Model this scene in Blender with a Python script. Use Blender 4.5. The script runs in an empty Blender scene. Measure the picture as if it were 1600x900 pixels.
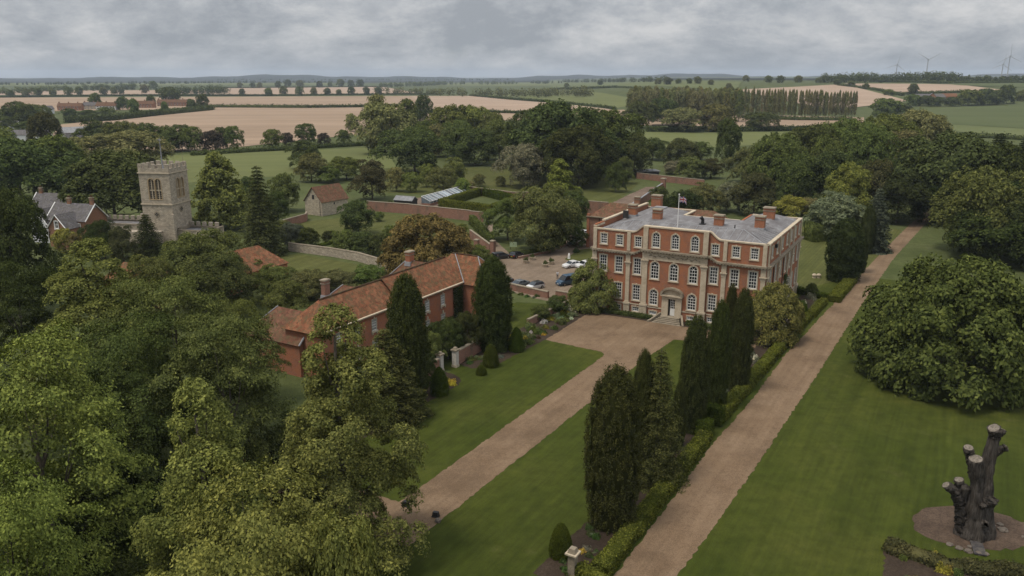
import bpy, math, random
import numpy as np
from mathutils import Vector, Matrix
R = math.radians
SC = bpy.context.scene
COL = SC.collection

# ------------------------------------------------------------------ camera, sky, sun, exposure
F, HZ, H = 1244.0, 118.0, 41.0            # lens in photo pixels, horizon row, camera height (m)
PITCH = math.atan((450 - HZ) / F); CP, SP = math.cos(PITCH), math.sin(PITCH)
cam = bpy.data.objects.new('camera', bpy.data.cameras.new('camera'))
COL.objects.link(cam)
cam.location = (0, 0, H); cam.rotation_euler = (math.pi / 2 - PITCH, 0, 0)
cam.data.sensor_width = 36; cam.data.lens = F / 1600 * 36
cam.data.clip_start = 0.5; cam.data.clip_end = 60000
SC.camera = cam

SUN_EL, SUN_AZ = R(66), R(240)             # azimuth clockwise from +Y
w = bpy.data.worlds.new('World'); SC.world = w; w.use_nodes = True
nt = w.node_tree; N = nt.nodes; LK = nt.links; N.clear()
def nd(t, **k):
    n = N.new(t)
    for a, b in k.items(): setattr(n, a, b)
    return n
out = nd('ShaderNodeOutputWorld'); bg = nd('ShaderNodeBackground'); bg.inputs['Strength'].default_value = 0.058
sky = nd('ShaderNodeTexSky', sky_type='NISHITA', sun_disc=False, sun_elevation=SUN_EL, sun_rotation=SUN_AZ)
tc = nd('ShaderNodeTexCoord'); sep = nd('ShaderNodeSeparateXYZ'); LK.new(tc.outputs['Generated'], sep.inputs[0])
zz = nd('ShaderNodeMath', operation='MAXIMUM'); LK.new(sep.outputs['Z'], zz.inputs[0]); zz.inputs[1].default_value = 0.0
za = nd('ShaderNodeMath', operation='ADD'); LK.new(zz.outputs[0], za.inputs[0]); za.inputs[1].default_value = 0.42
dx = nd('ShaderNodeMath', operation='DIVIDE'); LK.new(sep.outputs['X'], dx.inputs[0]); LK.new(za.outputs[0], dx.inputs[1])
dy = nd('ShaderNodeMath', operation='DIVIDE'); LK.new(sep.outputs['Y'], dy.inputs[0]); LK.new(za.outputs[0], dy.inputs[1])
cx = nd('ShaderNodeCombineXYZ'); LK.new(dx.outputs[0], cx.inputs[0]); LK.new(dy.outputs[0], cx.inputs[1])
n1 = nd('ShaderNodeTexNoise'); LK.new(cx.outputs[0], n1.inputs['Vector'])
n1.inputs['Scale'].default_value = 2.7; n1.inputs['Detail'].default_value = 9; n1.inputs['Roughness'].default_value = 0.68; n1.inputs['Distortion'].default_value = 0.15
r1 = nd('ShaderNodeValToRGB'); LK.new(n1.outputs[0], r1.inputs[0])       # cloud undersides: slate to pale
e = r1.color_ramp.elements
e[0].position = 0.40; e[0].color = (3.3, 3.55, 3.85, 1)
e[1].position = 0.63; e[1].color = (6.4, 6.4, 6.4, 1)
m_ = e.new(0.5); m_.color = (4.45, 4.65, 4.9, 1)
n2 = nd('ShaderNodeTexNoise'); LK.new(cx.outputs[0], n2.inputs['Vector']); n2.inputs['Scale'].default_value = 1.3; n2.inputs['Detail'].default_value = 6
r2 = nd('ShaderNodeValToRGB'); LK.new(n2.outputs[0], r2.inputs[0])       # gaps in the cover
r2.color_ramp.elements[0].position = 0.26; r2.color_ramp.elements[0].color = (0.55, 0.55, 0.55, 1)
r2.color_ramp.elements[1].position = 0.42; r2.color_ramp.elements[1].color = (1, 1, 1, 1)
mix = nd('ShaderNodeMix', data_type='RGBA'); LK.new(r2.outputs[0], mix.inputs['Factor']); LK.new(sky.outputs[0], mix.inputs[6])
# an overcast sky is brighter overhead: L = Lh * (1 + 2 sin e)
up = nd('ShaderNodeMath', operation='MULTIPLY_ADD'); LK.new(zz.outputs[0], up.inputs[0]); up.inputs[1].default_value = 1.45; up.inputs[2].default_value = 1.0
cs = nd('ShaderNodeVectorMath', operation='SCALE'); LK.new(r1.outputs[0], cs.inputs[0]); LK.new(up.outputs[0], cs.inputs['Scale'])
LK.new(cs.outputs[0], mix.inputs[7]); LK.new(mix.outputs[2], bg.inputs['Color']); LK.new(bg.outputs[0], out.inputs['Surface'])

sun = bpy.data.objects.new('sun', bpy.data.lights.new('sun', 'SUN')); COL.objects.link(sun)
sun.data.energy = 1.5; sun.data.angle = R(16); sun.data.color = (1, 0.92, 0.80)
sd = Vector((math.sin(SUN_AZ) * math.cos(SUN_EL), math.cos(SUN_AZ) * math.cos(SUN_EL), math.sin(SUN_EL)))
sun.rotation_euler = sd.to_track_quat('Z', 'Y').to_euler()
vs = SC.view_settings
vs.view_transform = 'Standard'; vs.look = 'None'; vs.exposure = 0.68; vs.gamma = 1.0; vs.use_curve_mapping = False
cy = SC.cycles
cy.use_denoising = True; cy.max_bounces = 5; cy.diffuse_bounces = 1; cy.glossy_bounces = 2; cy.transmission_bounces = 3
cy.volume_bounces = 0; cy.transparent_max_bounces = 4; cy.caustics_reflective = False; cy.caustics_refractive = False

# ------------------------------------------------------------------ placing things on the land
rng = random.Random(7)
def smooth(t): t = max(0.0, min(1.0, t)); return t * t * (3 - 2 * t)
def terr(x, y):
    if y < 700: return 0.0
    t = x / y
    h = smooth((y - 760) / 950) * (27 * smooth((t + 0.02) / 0.26) + 5 * smooth((t - 0.34) / 0.2))
    h += smooth((y - 900) / 900) * 4.0 * smooth((-t - 0.1) / 0.4) * 0
    return h
def ray(x, y):
    u = (x - 800) / F; v = (450 - y) / F
    return u, CP + v * SP, -SP + v * CP
def U(x, y, z=0.0):
    r = ray(x, y); t = (z - H) / r[2]
    return Vector((r[0] * t, r[1] * t, z))
def G(x, y):                                # where the sight line of a photo pixel meets the land
    r = ray(x, y)
    if r[2] < -0.06: return U(x, y)
    t = 300.0
    while t < 14000:
        if H + r[2] * t <= terr(r[0] * t, r[1] * t): break
        t *= 1.004
    return Vector((r[0] * t, r[1] * t, terr(r[0] * t, r[1] * t)))
TH = R(59.5); E2 = Vector((math.cos(TH), math.sin(TH), 0)); E1 = Vector((math.sin(TH), -math.cos(TH), 0))
def EP(a, b, z=0.0):                        # estate grid: a along the hall front, b up the drives
    p = E1 * a + E2 * b; p.z = z; return p

# ------------------------------------------------------------------ materials
MATS = {}
def mat(name, fn):
    if name in MATS: return MATS[name]
    m = bpy.data.materials.new(name); m.use_nodes = True
    t = m.node_tree; t.nodes.clear()
    o = t.nodes.new('ShaderNodeOutputMaterial')
    fn(t, o); MATS[name] = m; return m
class NB:
    def __init__(s, t): s.t = t
    def n(s, ty, **k):
        x = s.t.nodes.new(ty)
        for a, b in k.items(): setattr(x, a, b)
        return x
    def l(s, a, b): s.t.links.new(a, b)
    def noise(s, scale, detail=4, rough=0.55, vec=None, dist=0.0):
        x = s.n('ShaderNodeTexNoise'); x.inputs['Scale'].default_value = scale; x.inputs['Detail'].default_value = detail
        x.inputs['Roughness'].default_value = rough; x.inputs['Distortion'].default_value = dist
        if vec is not None: s.l(vec, x.inputs['Vector'])
        return x.outputs[0]
    def ramp(s, fac, stops):
        x = s.n('ShaderNodeValToRGB'); s.l(fac, x.inputs[0]); e = x.color_ramp.elements
        e[0].position, e[0].color = stops[0][0], (*stops[0][1], 1)
        e[1].position, e[1].color = stops[-1][0], (*stops[-1][1], 1)
        for p, c in stops[1:-1]:
            q = e.new(p); q.color = (*c, 1)
        return x.outputs[0]
    def mixc(s, fac, a, b, mode='MIX'):
        x = s.n('ShaderNodeMix', data_type='RGBA', blend_type=mode)
        for i, v in ((0, fac), (6, a), (7, b)):
            if isinstance(v, (int, float)): x.inputs[i].default_value = v
            elif isinstance(v, tuple): x.inputs[i].default_value = (*v, 1)
            else: s.l(v, x.inputs[i])
        return x.outputs[2]
    def math(s, op, a, b=0.5):
        x = s.n('ShaderNodeMath', operation=op)
        for i, v in ((0, a), (1, b)):
            if isinstance(v, (int, float)): x.inputs[i].default_value = v
            else: s.l(v, x.inputs[i])
        return x.outputs[0]
    def coord(s, kind='Object'): return s.n('ShaderNodeTexCoord').outputs[kind]
    def pos(s): return s.n('ShaderNodeNewGeometry').outputs['Position']
    def mapv(s, vec, scale=(1, 1, 1), rot=(0, 0, 0)):
        x = s.n('ShaderNodeMapping'); s.l(vec, x.inputs[0]); x.inputs['Scale'].default_value = scale; x.inputs['Rotation'].default_value = rot
        return x.outputs[0]
    def bump(s, h, strength=0.4, dist=0.05):
        x = s.n('ShaderNodeBump'); s.l(h, x.inputs['Height']); x.inputs['Strength'].default_value = strength; x.inputs['Distance'].default_value = dist
        return x.outputs[0]
    def bsdf(s, o, color, rough=0.8, metal=0.0, spec=0.3, normal=None):
        x = s.n('ShaderNodeBsdfPrincipled')
        if isinstance(color, tuple): x.inputs['Base Color'].default_value = (*color, 1)
        else: s.l(color, x.inputs['Base Color'])
        x.inputs['Roughness'].default_value = rough; x.inputs['Metallic'].default_value = metal; x.inputs['Specular IOR Level'].default_value = spec
        if normal is not None: s.l(normal, x.inputs['Normal'])
        s.l(x.outputs[0], o.inputs['Surface']); return x

def plain(name, col, rough=0.7, metal=0.0, spec=0.3, var=0.25, scale=3.0):
    def f(t, o):
        b = NB(t); c = b.noise(scale, 5, 0.6, b.coord())
        dk = tuple(v * (1 - var) for v in col); lt = tuple(min(1, v * (1 + var)) for v in col)
        b.bsdf(o, b.ramp(c, [(0.3, dk), (0.7, lt)]), rough, metal, spec)
    return mat(name, f)

def leaf_material():
    def f(t, o):
        b = NB(t)
        oi = b.n('ShaderNodeObjectInfo'); ge = b.n('ShaderNodeNewGeometry')
        v = b.ramp(ge.outputs['Random Per Island'], [(0.0, (0.42, 0.44, 0.4)), (0.5, (0.95, 0.96, 0.94)), (1.0, (1.7, 1.6, 1.45))])
        c = b.mixc(1.0, oi.outputs['Color'], v, 'MULTIPLY')
        n = b.noise(0.35, 3, 0.5, b.coord())
        c = b.mixc(b.ramp(n, [(0.35, (0, 0, 0)), (0.7, (0.4, 0.4, 0.4))]), c, b.mixc(1.0, c, (1.15, 1.08, 0.85), 'MULTIPLY'))
        c = b.mixc(1.0, c, b.ramp(b.noise(0.9, 3, 0.6, b.coord()), [(0.3, (0.72, 0.75, 0.72)), (0.5, (1, 1, 1)), (0.7, (1.35, 1.3, 1.25))]), 'MULTIPLY')
        d = b.n('ShaderNodeBsdfDiffuse'); b.l(c, d.inputs[0])
        tr = b.n('ShaderNodeBsdfTranslucent'); b.l(b.mixc(1.0, c, (1.15, 1.2, 0.6), 'MULTIPLY'), tr.inputs[0])
        mx = b.n('ShaderNodeMixShader'); mx.inputs[0].default_value = 0.14; b.l(d.outputs[0], mx.inputs[1]); b.l(tr.outputs[0], mx.inputs[2])
        b.l(mx.outputs[0], o.inputs['Surface'])
    return mat('leaf', f)
LEAF = leaf_material()

def brick_material(name, base, dark, light, scale=1.0, stain=(0.12, 0.1, 0.08), amt=0.35):
    def f(t, o):
        b = NB(t); co = b.coord(); ge = b.n('ShaderNodeNewGeometry')
        # bricks laid in the plane of the wall: use object x+y as the running coordinate
        sp_ = b.n('ShaderNodeSeparateXYZ'); b.l(co, sp_.inputs[0])
        cb = b.n('ShaderNodeCombineXYZ'); b.l(b.math('ADD', sp_.outputs[0], sp_.outputs[1]), cb.inputs[0]); b.l(sp_.outputs[2], cb.inputs[1])
        br = b.n('ShaderNodeTexBrick'); b.l(cb.outputs[0], br.inputs['Vector'])
        br.inputs['Color1'].default_value = (*base, 1); br.inputs['Color2'].default_value = (*dark, 1); br.inputs['Mortar'].default_value = (0.3, 0.24, 0.19, 1)
        br.inputs['Scale'].default_value = 1.0; br.inputs['Brick Width'].default_value = 0.24 * scale; br.inputs['Row Height'].default_value = 0.08 * scale; br.inputs['Mortar Size'].default_value = 0.009 * scale
        br.inputs['Bias'].default_value = -0.1
        c = b.mixc(b.ramp(b.noise(0.9, 6, 0.65, co), [(0.42, (0, 0, 0)), (0.75, (0.8, 0.8, 0.8))]), br.outputs[0], light)
        c = b.mixc(b.ramp(b.noise(0.45, 7, 0.7, b.mapv(co, (1, 1, 0.45))), [(0.5, (0, 0, 0)), (0.72, (amt, amt, amt))]), c, stain)
        b.bsdf(o, c, 0.9, 0, 0.15, b.bump(br.outputs['Fac'], -0.25, 0.01))
    return mat(name, f)
BRICK = brick_material('hall_brick', (0.335, 0.105, 0.042), (0.24, 0.072, 0.033), (0.39, 0.15, 0.065), amt=0.6)
BRICK_W = brick_material('wing_brick', (0.33, 0.10, 0.045), (0.24, 0.072, 0.035), (0.39, 0.14, 0.06), amt=0.35)
BRICK_G = brick_material('garden_brick', (0.25, 0.105, 0.066), (0.19, 0.08, 0.055), (0.31, 0.17, 0.12), stain=(0.10, 0.09, 0.07), amt=0.7)
BRICK_H = brick_material('house_brick', (0.26, 0.11, 0.055), (0.2, 0.08, 0.045), (0.3, 0.15, 0.08), amt=0.2)
def stone_material(name, base, dark, light, block=None):
    def f(t, o):
        b = NB(t); co = b.coord()
        c = b.ramp(b.noise(1.1, 8, 0.7, co), [(0.25, dark), (0.5, base), (0.78, light)])
        c = b.mixc(b.ramp(b.noise(7, 4, 0.6, co), [(0.35, (0.35, 0.35, 0.35)), (0.6, (0, 0, 0))]), c, dark)
        nrm = None
        if block:
            sp_ = b.n('ShaderNodeSeparateXYZ'); b.l(co, sp_.inputs[0])
            cb = b.n('ShaderNodeCombineXYZ'); b.l(b.math('ADD', sp_.outputs[0], sp_.outputs[1]), cb.inputs[0]); b.l(sp_.outputs[2], cb.inputs[1])
            br = b.n('ShaderNodeTexBrick'); b.l(cb.outputs[0], br.inputs['Vector'])
            br.inputs['Color1'].default_value = (0.72, 0.72, 0.72, 1); br.inputs['Color2'].default_value = (1.15, 1.12, 1.08, 1); br.inputs['Mortar'].default_value = (0.62, 0.6, 0.58, 1)
            br.inputs['Scale'].default_value = 1; br.inputs['Brick Width'].default_value = block[0]; br.inputs['Row Height'].default_value = block[1]; br.inputs['Mortar Size'].default_value = 0.025
            c = b.mixc(1.0, c, br.outputs[0], 'MULTIPLY')
        b.bsdf(o, c, 0.92, 0, 0.12, b.bump(b.noise(9, 5, 0.6, co), 0.4, 0.03))
    return mat(name, f)
STONE = stone_material('limestone', (0.50, 0.42, 0.31), (0.30, 0.245, 0.175), (0.60, 0.52, 0.40))
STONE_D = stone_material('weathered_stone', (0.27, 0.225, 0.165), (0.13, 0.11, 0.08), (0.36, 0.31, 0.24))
RUBBLE = stone_material('church_rubble', (0.45, 0.39, 0.31), (0.28, 0.24, 0.19), (0.55, 0.49, 0.40), (0.62, 0.28))
OCHRE = stone_material('ironstone', (0.40, 0.30, 0.18), (0.27, 0.2, 0.12), (0.47, 0.37, 0.24))
COB = stone_material('barn_limewash', (0.46, 0.4, 0.31), (0.3, 0.26, 0.2), (0.55, 0.49, 0.4), (0.7, 0.3))
def tile_material(name, base, dark, light, moss=(0.10, 0.085, 0.045)):
    def f(t, o):
        b = NB(t); co = b.coord('UV'); ob = b.coord()
        br = b.n('ShaderNodeTexBrick'); b.l(co, br.inputs['Vector'])
        br.inputs['Color1'].default_value = (*base, 1); br.inputs['Color2'].default_value = (*dark, 1); br.inputs['Mortar'].default_value = tuple(v * 0.35 for v in base) + (1,)
        br.inputs['Scale'].default_value = 1; br.inputs['Brick Width'].default_value = 0.2; br.inputs['Row Height'].default_value = 0.14; br.inputs['Mortar Size'].default_value = 0.012; br.inputs['Bias'].default_value = -0.1
        wn = b.n('ShaderNodeTexVoronoi'); wn.inputs['Scale'].default_value = 2.2; b.l(co, wn.inputs['Vector'])
        c = b.mixc(b.ramp(wn.outputs['Color'], [(0.3, (0, 0, 0)), (0.9, (0.75, 0.75, 0.75))]), br.outputs[0], light)
        c = b.mixc(b.ramp(b.noise(1.3, 8, 0.75, ob), [(0.42, (0, 0, 0)), (0.62, (0.85, 0.85, 0.85))]), c, moss)
        b.bsdf(o, c, 0.92, 0, 0.12, b.bump(b.math('ADD', br.outputs['Fac'], wn.outputs['Distance']), -0.6, 0.03))
    return mat(name, f)
TILE = tile_material('clay_tile', (0.235, 0.085, 0.043), (0.13, 0.052, 0.032), (0.33, 0.14, 0.075))
TILE_B = tile_material('old_clay_tile', (0.165, 0.07, 0.045), (0.105, 0.047, 0.032), (0.23, 0.11, 0.072))
SLATE = tile_material('slate', (0.13, 0.12, 0.13), (0.09, 0.085, 0.09), (0.19, 0.18, 0.185), (0.11, 0.1, 0.085))
def lead_material():
    def f(t, o):
        b = NB(t); co = b.coord()
        c = b.ramp(b.noise(0.6, 8, 0.7, b.mapv(co, (1.0, 0.5, 1))), [(0.3, (0.10, 0.092, 0.092)), (0.5, (0.155, 0.148, 0.15)), (0.72, (0.27, 0.27, 0.275))])
        c = b.mixc(b.ramp(b.noise(5, 5, 0.6, co), [(0.45, (0, 0, 0)), (0.7, (0.4, 0.4, 0.4))]), c, (0.16, 0.13, 0.12))
        b.bsdf(o, c, 0.7, 0.0, 0.25)
    return mat('lead', f)
LEAD = lead_material()
FLASH = plain('lead_flashing', (0.25, 0.25, 0.26), 0.6, 0, 0.3, 0.2, 4)
WHITE = plain('white_paint', (0.72, 0.71, 0.68), 0.5, 0, 0.3, 0.06, 2)
WALLW = plain('white_render', (0.6, 0.6, 0.6), 0.85, 0, 0.2, 0.12, 1)
BLACKP = plain('black_iron', (0.02, 0.02, 0.02), 0.5, 0, 0.3)
DARKW = plain('dark_timber', (0.035, 0.032, 0.03), 0.8)
GREYR = plain('grey_sheet_roof', (0.2, 0.2, 0.205), 0.7, 0, 0.3, 0.3, 0.8)
RUBBER = plain('tyre_rubber', (0.02, 0.02, 0.02), 0.85)
ALLOY = plain('alloy', (0.35, 0.35, 0.36), 0.35, 0.8, 0.5, 0.1)
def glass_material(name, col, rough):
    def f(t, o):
        b = NB(t); oi = b.n('ShaderNodeObjectInfo'); b.bsdf(o, b.ramp(b.math('ADD', b.math('MULTIPLY', oi.outputs['Random'], .6), b.math('MULTIPLY', b.noise(0.9, 2, 0.5, b.coord('Object')), .5)), [(0.3, tuple(v * 0.5 for v in col)), (0.7, tuple(v * 1.4 for v in col)), (0.88, tuple(min(.6, v * 3.0) for v in col))]), rough, 0, 0.5)  # random tone per pane paints in varied reflections and lit curtains
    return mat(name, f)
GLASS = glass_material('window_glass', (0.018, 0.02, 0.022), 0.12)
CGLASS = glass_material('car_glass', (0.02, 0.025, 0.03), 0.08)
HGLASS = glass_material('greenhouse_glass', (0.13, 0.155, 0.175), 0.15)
BARK = plain('bark', (0.10, 0.085, 0.065), 0.95, 0, 0.1, 0.4, 6)
BARK_P = plain('pine_bark', (0.22, 0.13, 0.085), 0.95, 0, 0.1, 0.35, 6)

def grass_material(name, c0, c1, c2, stripe=0.0, fine=14.0):
    def f(t, o):
        b = NB(t); p = b.pos()
        big = b.noise(0.05, 5, 0.6, p); mid = b.noise(0.6, 6, 0.65, p); fn = b.noise(fine, 3, 0.7, p)
        c = b.ramp(big, [(0.3, c0), (0.5, c1), (0.72, c2)])
        c = b.mixc(b.ramp(mid, [(0.35, (0.55, 0.55, 0.55)), (0.65, (0, 0, 0))]), c, tuple(v * 0.72 for v in c0))
        c = b.mixc(1.0, c, b.ramp(fn, [(0.25, (0.55, 0.57, 0.5)), (0.5, (1, 1, 1)), (0.8, (1.5, 1.42, 1.3))]), 'MULTIPLY')
        # small worn and dry patches
        c = b.mixc(b.ramp(b.noise(0.25, 8, 0.7, p), [(0.6, (0, 0, 0)), (0.78, (0.5, 0.5, 0.5))]), c, (0.115, 0.10, 0.045))
        if stripe:
            m = b.mapv(p, (1, 1, 1), (0, 0, -TH))
            wv = b.n('ShaderNodeTexWave'); wv.bands_direction = 'Y'; wv.inputs['Scale'].default_value = 0.42; wv.inputs['Distortion'].default_value = 2.2; wv.inputs['Detail'].default_value = 3; wv.inputs['Detail Scale'].default_value = 0.4
            b.l(m, wv.inputs['Vector'])
            s = b.ramp(wv.outputs[0], [(0.3, (1 - stripe,) * 3), (0.7, (1 + stripe,) * 3)])
            # streaks along the mowing direction
            s2 = b.ramp(b.noise(1.0, 5, 0.6, b.mapv(m, (0.12, 2.2, 1))), [(0.3, (0.86, 0.87, 0.84)), (0.7, (1.14, 1.12, 1.1))])
            if stripe < .05: c = b.mixc(1.0, c, s, 'MULTIPLY')
            c = b.mixc(1.0, c, s2, 'MULTIPLY')
            s3 = b.ramp(b.noise(1.0, 4, 0.6, b.mapv(m, (0.03, 0.5, 1))), [(0.3, (0.82, 0.84, 0.8)), (0.7, (1.18, 1.16, 1.14))]); c = b.mixc(1.0, c, s3, 'MULTIPLY')
        b.bsdf(o, c, 0.95, 0, 0.1, b.bump(fn, 0.8, 0.06))
    return mat(name, f)
GRASS = grass_material('meadow', (0.060, 0.075, 0.024), (0.085, 0.10, 0.036), (0.11, 0.12, 0.05), 0, 5)
LAWN = grass_material('lawn_turf', (0.037, 0.051, 0.0075), (0.053, 0.066, 0.011), (0.077, 0.084, 0.017), 0.06, 13)
LAWN2 = grass_material('garden_turf', (0.072, 0.080, 0.024), (0.088, 0.094, 0.030), (0.105, 0.105, 0.037), 0.04, 9)
def gravel_material(name, c0, c1, c2, stones=16):
    def f(t, o):
        b = NB(t); p = b.pos()
        v = b.n('ShaderNodeTexVoronoi'); v.inputs['Scale'].default_value = stones; b.l(p, v.inputs['Vector'])
        c = b.ramp(b.noise(0.22, 7, 0.65, p), [(0.3, c0), (0.5, c1), (0.72, c2)])
        # wheel tracks drag the gravel along the drive
        m = b.mapv(b.mapv(p, (1, 1, 1), (0, 0, -TH)), (0.05, 1.1, 1))
        c = b.mixc(b.ramp(b.noise(1.0, 5, 0.6, m), [(0.38, (0.38, 0.38, 0.38)), (0.62, (0, 0, 0))]), c, tuple(x * 0.72 for x in c0))
        c = b.mixc(b.ramp(b.noise(1.6, 6, 0.75, p), [(0.5, (0, 0, 0)), (0.7, (0.55, 0.55, 0.55))]), c, tuple(x * 0.66 for x in c0))
        c = b.mixc(b.ramp(b.noise(0.09, 5, 0.7, p), [(0.48, (0, 0, 0)), (0.66, (0.6, 0.6, 0.6))]), c, tuple(x * 0.6 for x in c0))
        c = b.mixc(1.0, c, b.ramp(v.outputs['Color'], [(0.15, (0.8, 0.79, 0.78)), (0.85, (1.2, 1.19, 1.18))]), 'MULTIPLY')
        b.bsdf(o, c, 0.95, 0, 0.15, b.bump(v.outputs['Distance'], 0.8, 0.03))
    return mat(name, f)
GRAVEL = gravel_material('gravel', (0.170, 0.114, 0.070), (0.205, 0.141, 0.089), (0.248, 0.176, 0.115), 17)
YARD = gravel_material('yard_gravel', (0.185, 0.14, 0.10), (0.225, 0.172, 0.126), (0.265, 0.205, 0.155), 14)
SOIL = gravel_material('soil', (0.035, 0.024, 0.017), (0.05, 0.036, 0.025), (0.065, 0.045, 0.03), 9)
MULCH = gravel_material('bark_mulch', (0.068, 0.047, 0.034), (0.10, 0.07, 0.05), (0.14, 0.10, 0.072), 8)
EARTH = gravel_material('bare_earth', (0.15, 0.105, 0.08), (0.19, 0.14, 0.105), (0.23, 0.17, 0.13), 4)
def field_material(name, c0, c1, rot, period=5.0, amp=0.1):
    def f(t, o):
        b = NB(t); p = b.pos()
        m = b.mapv(p, (1, 1, 1), (0, 0, rot))
        c = b.ramp(b.noise(0.008, 7, 0.65, p), [(0.3, c0), (0.7, c1)])
        s = b.ramp(b.noise(1.0, 5, 0.65, b.mapv(m, (0.004, 1 / period, 1))), [(0.3, (1 - amp,) * 3), (0.7, (1 + amp,) * 3)])
        s2 = b.ramp(b.noise(1.0, 4, 0.6, b.mapv(m, (0.002, 0.2 / period, 1))), [(0.3, (1 - amp,) * 3), (0.7, (1 + amp,) * 3)])
        b.bsdf(o, b.mixc(1.0, b.mixc(1.0, c, s, 'MULTIPLY'), s2, 'MULTIPLY'), 0.95, 0, 0.05)
    return mat(name, f)
STUB = field_material('stubble', (0.262, 0.188, 0.130), (0.32, 0.236, 0.168), R(-8), 7, 0.13)
STUB2 = field_material('pale_stubble', (0.31, 0.226, 0.165), (0.36, 0.268, 0.2), R(-20), 9, 0.09)
CROP = field_material('green_crop', (0.10, 0.116, 0.046), (0.12, 0.134, 0.056), R(10), 8, 0.07)
CROPD = field_material('dark_crop', (0.074, 0.09, 0.036), (0.092, 0.106, 0.044), R(4), 10, 0.06)
PALEG = field_material('pale_grass', (0.108, 0.122, 0.045), (0.13, 0.14, 0.055), R(-10), 8, 0.09)
HILL = field_material('wooded_hills', (0.016, 0.02, 0.016), (0.034, 0.038, 0.028), 0, 300, 0.3)

# ------------------------------------------------------------------ mesh helpers
def tag(o, label=None, cat=None, group=None, kind=None):
    for k, v in (('label', label), ('category', cat), ('group', group), ('kind', kind)):
        if v: o[k] = v
    return o
def link(name, me, material=None, parent=None, loc=None, rz=None):
    o = bpy.data.objects.new(name, me); COL.objects.link(o)
    if material is not None and me is not None and len(me.materials) == 0: me.materials.append(material)
    if parent is not None: o.parent = parent
    if loc is not None: o.location = loc
    if rz is not None: o.rotation_euler = (0, 0, rz)
    return o
def empty(name, loc, rz=0.0, label=None, cat=None, group=None):
    o = bpy.data.objects.new(name, None); COL.objects.link(o); o.location = loc; o.rotation_euler = (0, 0, rz); o.empty_display_size = 0.3
    return tag(o, label, cat, group)
class MB:
    def __init__(s): s.v = []; s.f = []; s.uv = {}
    def face(s, pts, uv=None):
        i = len(s.v); s.v += [tuple(p) for p in pts]; s.f.append(tuple(range(i, i + len(pts))))
        if uv: s.uv[len(s.f) - 1] = uv
        return s
    def box(s, x0, x1, y0, y1, z0, z1, tx=0.0, ty=0.0):
        i = len(s.v)
        s.v += [(x0, y0, z0), (x1, y0, z0), (x1, y1, z0), (x0, y1, z0), (x0 + tx, y0 + ty, z1), (x1 - tx, y0 + ty, z1), (x1 - tx, y1 - ty, z1), (x0 + tx, y1 - ty, z1)]
        s.f += [tuple(i + k for k in q) for q in ((0, 3, 2, 1), (4, 5, 6, 7), (0, 1, 5, 4), (1, 2, 6, 5), (2, 3, 7, 6), (3, 0, 4, 7))]
        return s
    def tube(s, pts, rad, n=8, cap=True):
        base = len(s.v); pts = [Vector(p) for p in pts]
        for k, p in enumerate(pts):
            d = (pts[min(k + 1, len(pts) - 1)] - pts[max(k - 1, 0)]).normalized()
            a = d.cross(Vector((0, 0, 1))) if abs(d.z) < 0.95 else d.cross(Vector((0, 1, 0)))
            a.normalize(); c = d.cross(a)
            for j in range(n):
                t = 2 * math.pi * j / n
                s.v.append(tuple(p + (a * math.cos(t) + c * math.sin(t)) * rad[k]))
        for k in range(len(pts) - 1):
            for j in range(n):
                q = (j + 1) % n
                s.f.append((base + k * n + j, base + k * n + q, base + (k + 1) * n + q, base + (k + 1) * n + j))
        if cap:
            s.f.append(tuple(base + j for j in range(n))); s.f.append(tuple(base + (len(pts) - 1) * n + j for j in range(n)))
        return s
    def prism(s, poly, y0, y1):               # poly in (x, z), extruded along y
        n = len(poly); i = len(s.v)
        s.v += [(x, y0, z) for x, z in poly] + [(x, y1, z) for x, z in poly]
        s.f.append(tuple(i + k for k in range(n))); s.f.append(tuple(i + n + k for k in reversed(range(n))))
        for k in range(n):
            q = (k + 1) % n; s.f.append((i + k, i + n + k, i + n + q, i + q))
        return s
    def slab(s, quad, th, out):               # roof slope: 4 corners (eave a, eave b, ridge b, ridge a), thickness, with UVs in metres
        q = [Vector(p) for p in quad]; o = Vector(out) * th
        u = (q[1] - q[0]).normalized()
        def uv(p): d = p - q[0]; a = d.dot(u); return (a, (d - u * a).length)
        s.face(q, [uv(p) for p in q])
        b = [p - o for p in q]
        s.face(list(reversed(b)))
        for k in range(len(q)):
            j = (k + 1) % len(q); s.face([q[j], q[k], b[k], b[j]])
        return s
    def mesh(s, name, smooth_=False):
        me = bpy.data.meshes.new(name); me.from_pydata(s.v, [], s.f)
        if s.uv:
            l = me.uv_layers.new(name='UVMap')
            for fi, uvs in s.uv.items():
                for li, c in zip(me.polygons[fi].loop_indices, uvs): l.data[li].uv = c
        if smooth_: me.shade_smooth()
        me.update(); return me
    def build(s, name, material, parent=None, loc=None, rz=None, smooth_=False):
        return link(name, s.mesh(name, smooth_), material, parent, loc, rz)
def np_mesh(name, V, Q):
    me = bpy.data.meshes.new(name); V = np.ascontiguousarray(V, np.float32); Q = np.ascontiguousarray(Q, np.int32)
    me.vertices.add(len(V)); me.vertices.foreach_set('co', V.ravel())
    me.loops.add(Q.size); me.loops.foreach_set('vertex_index', Q.ravel())
    me.polygons.add(len(Q)); me.polygons.foreach_set('loop_start', np.arange(len(Q), dtype=np.int32) * 4)
    me.update(calc_edges=True); return me
def structure(o): o['kind'] = 'structure'; return o
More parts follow.
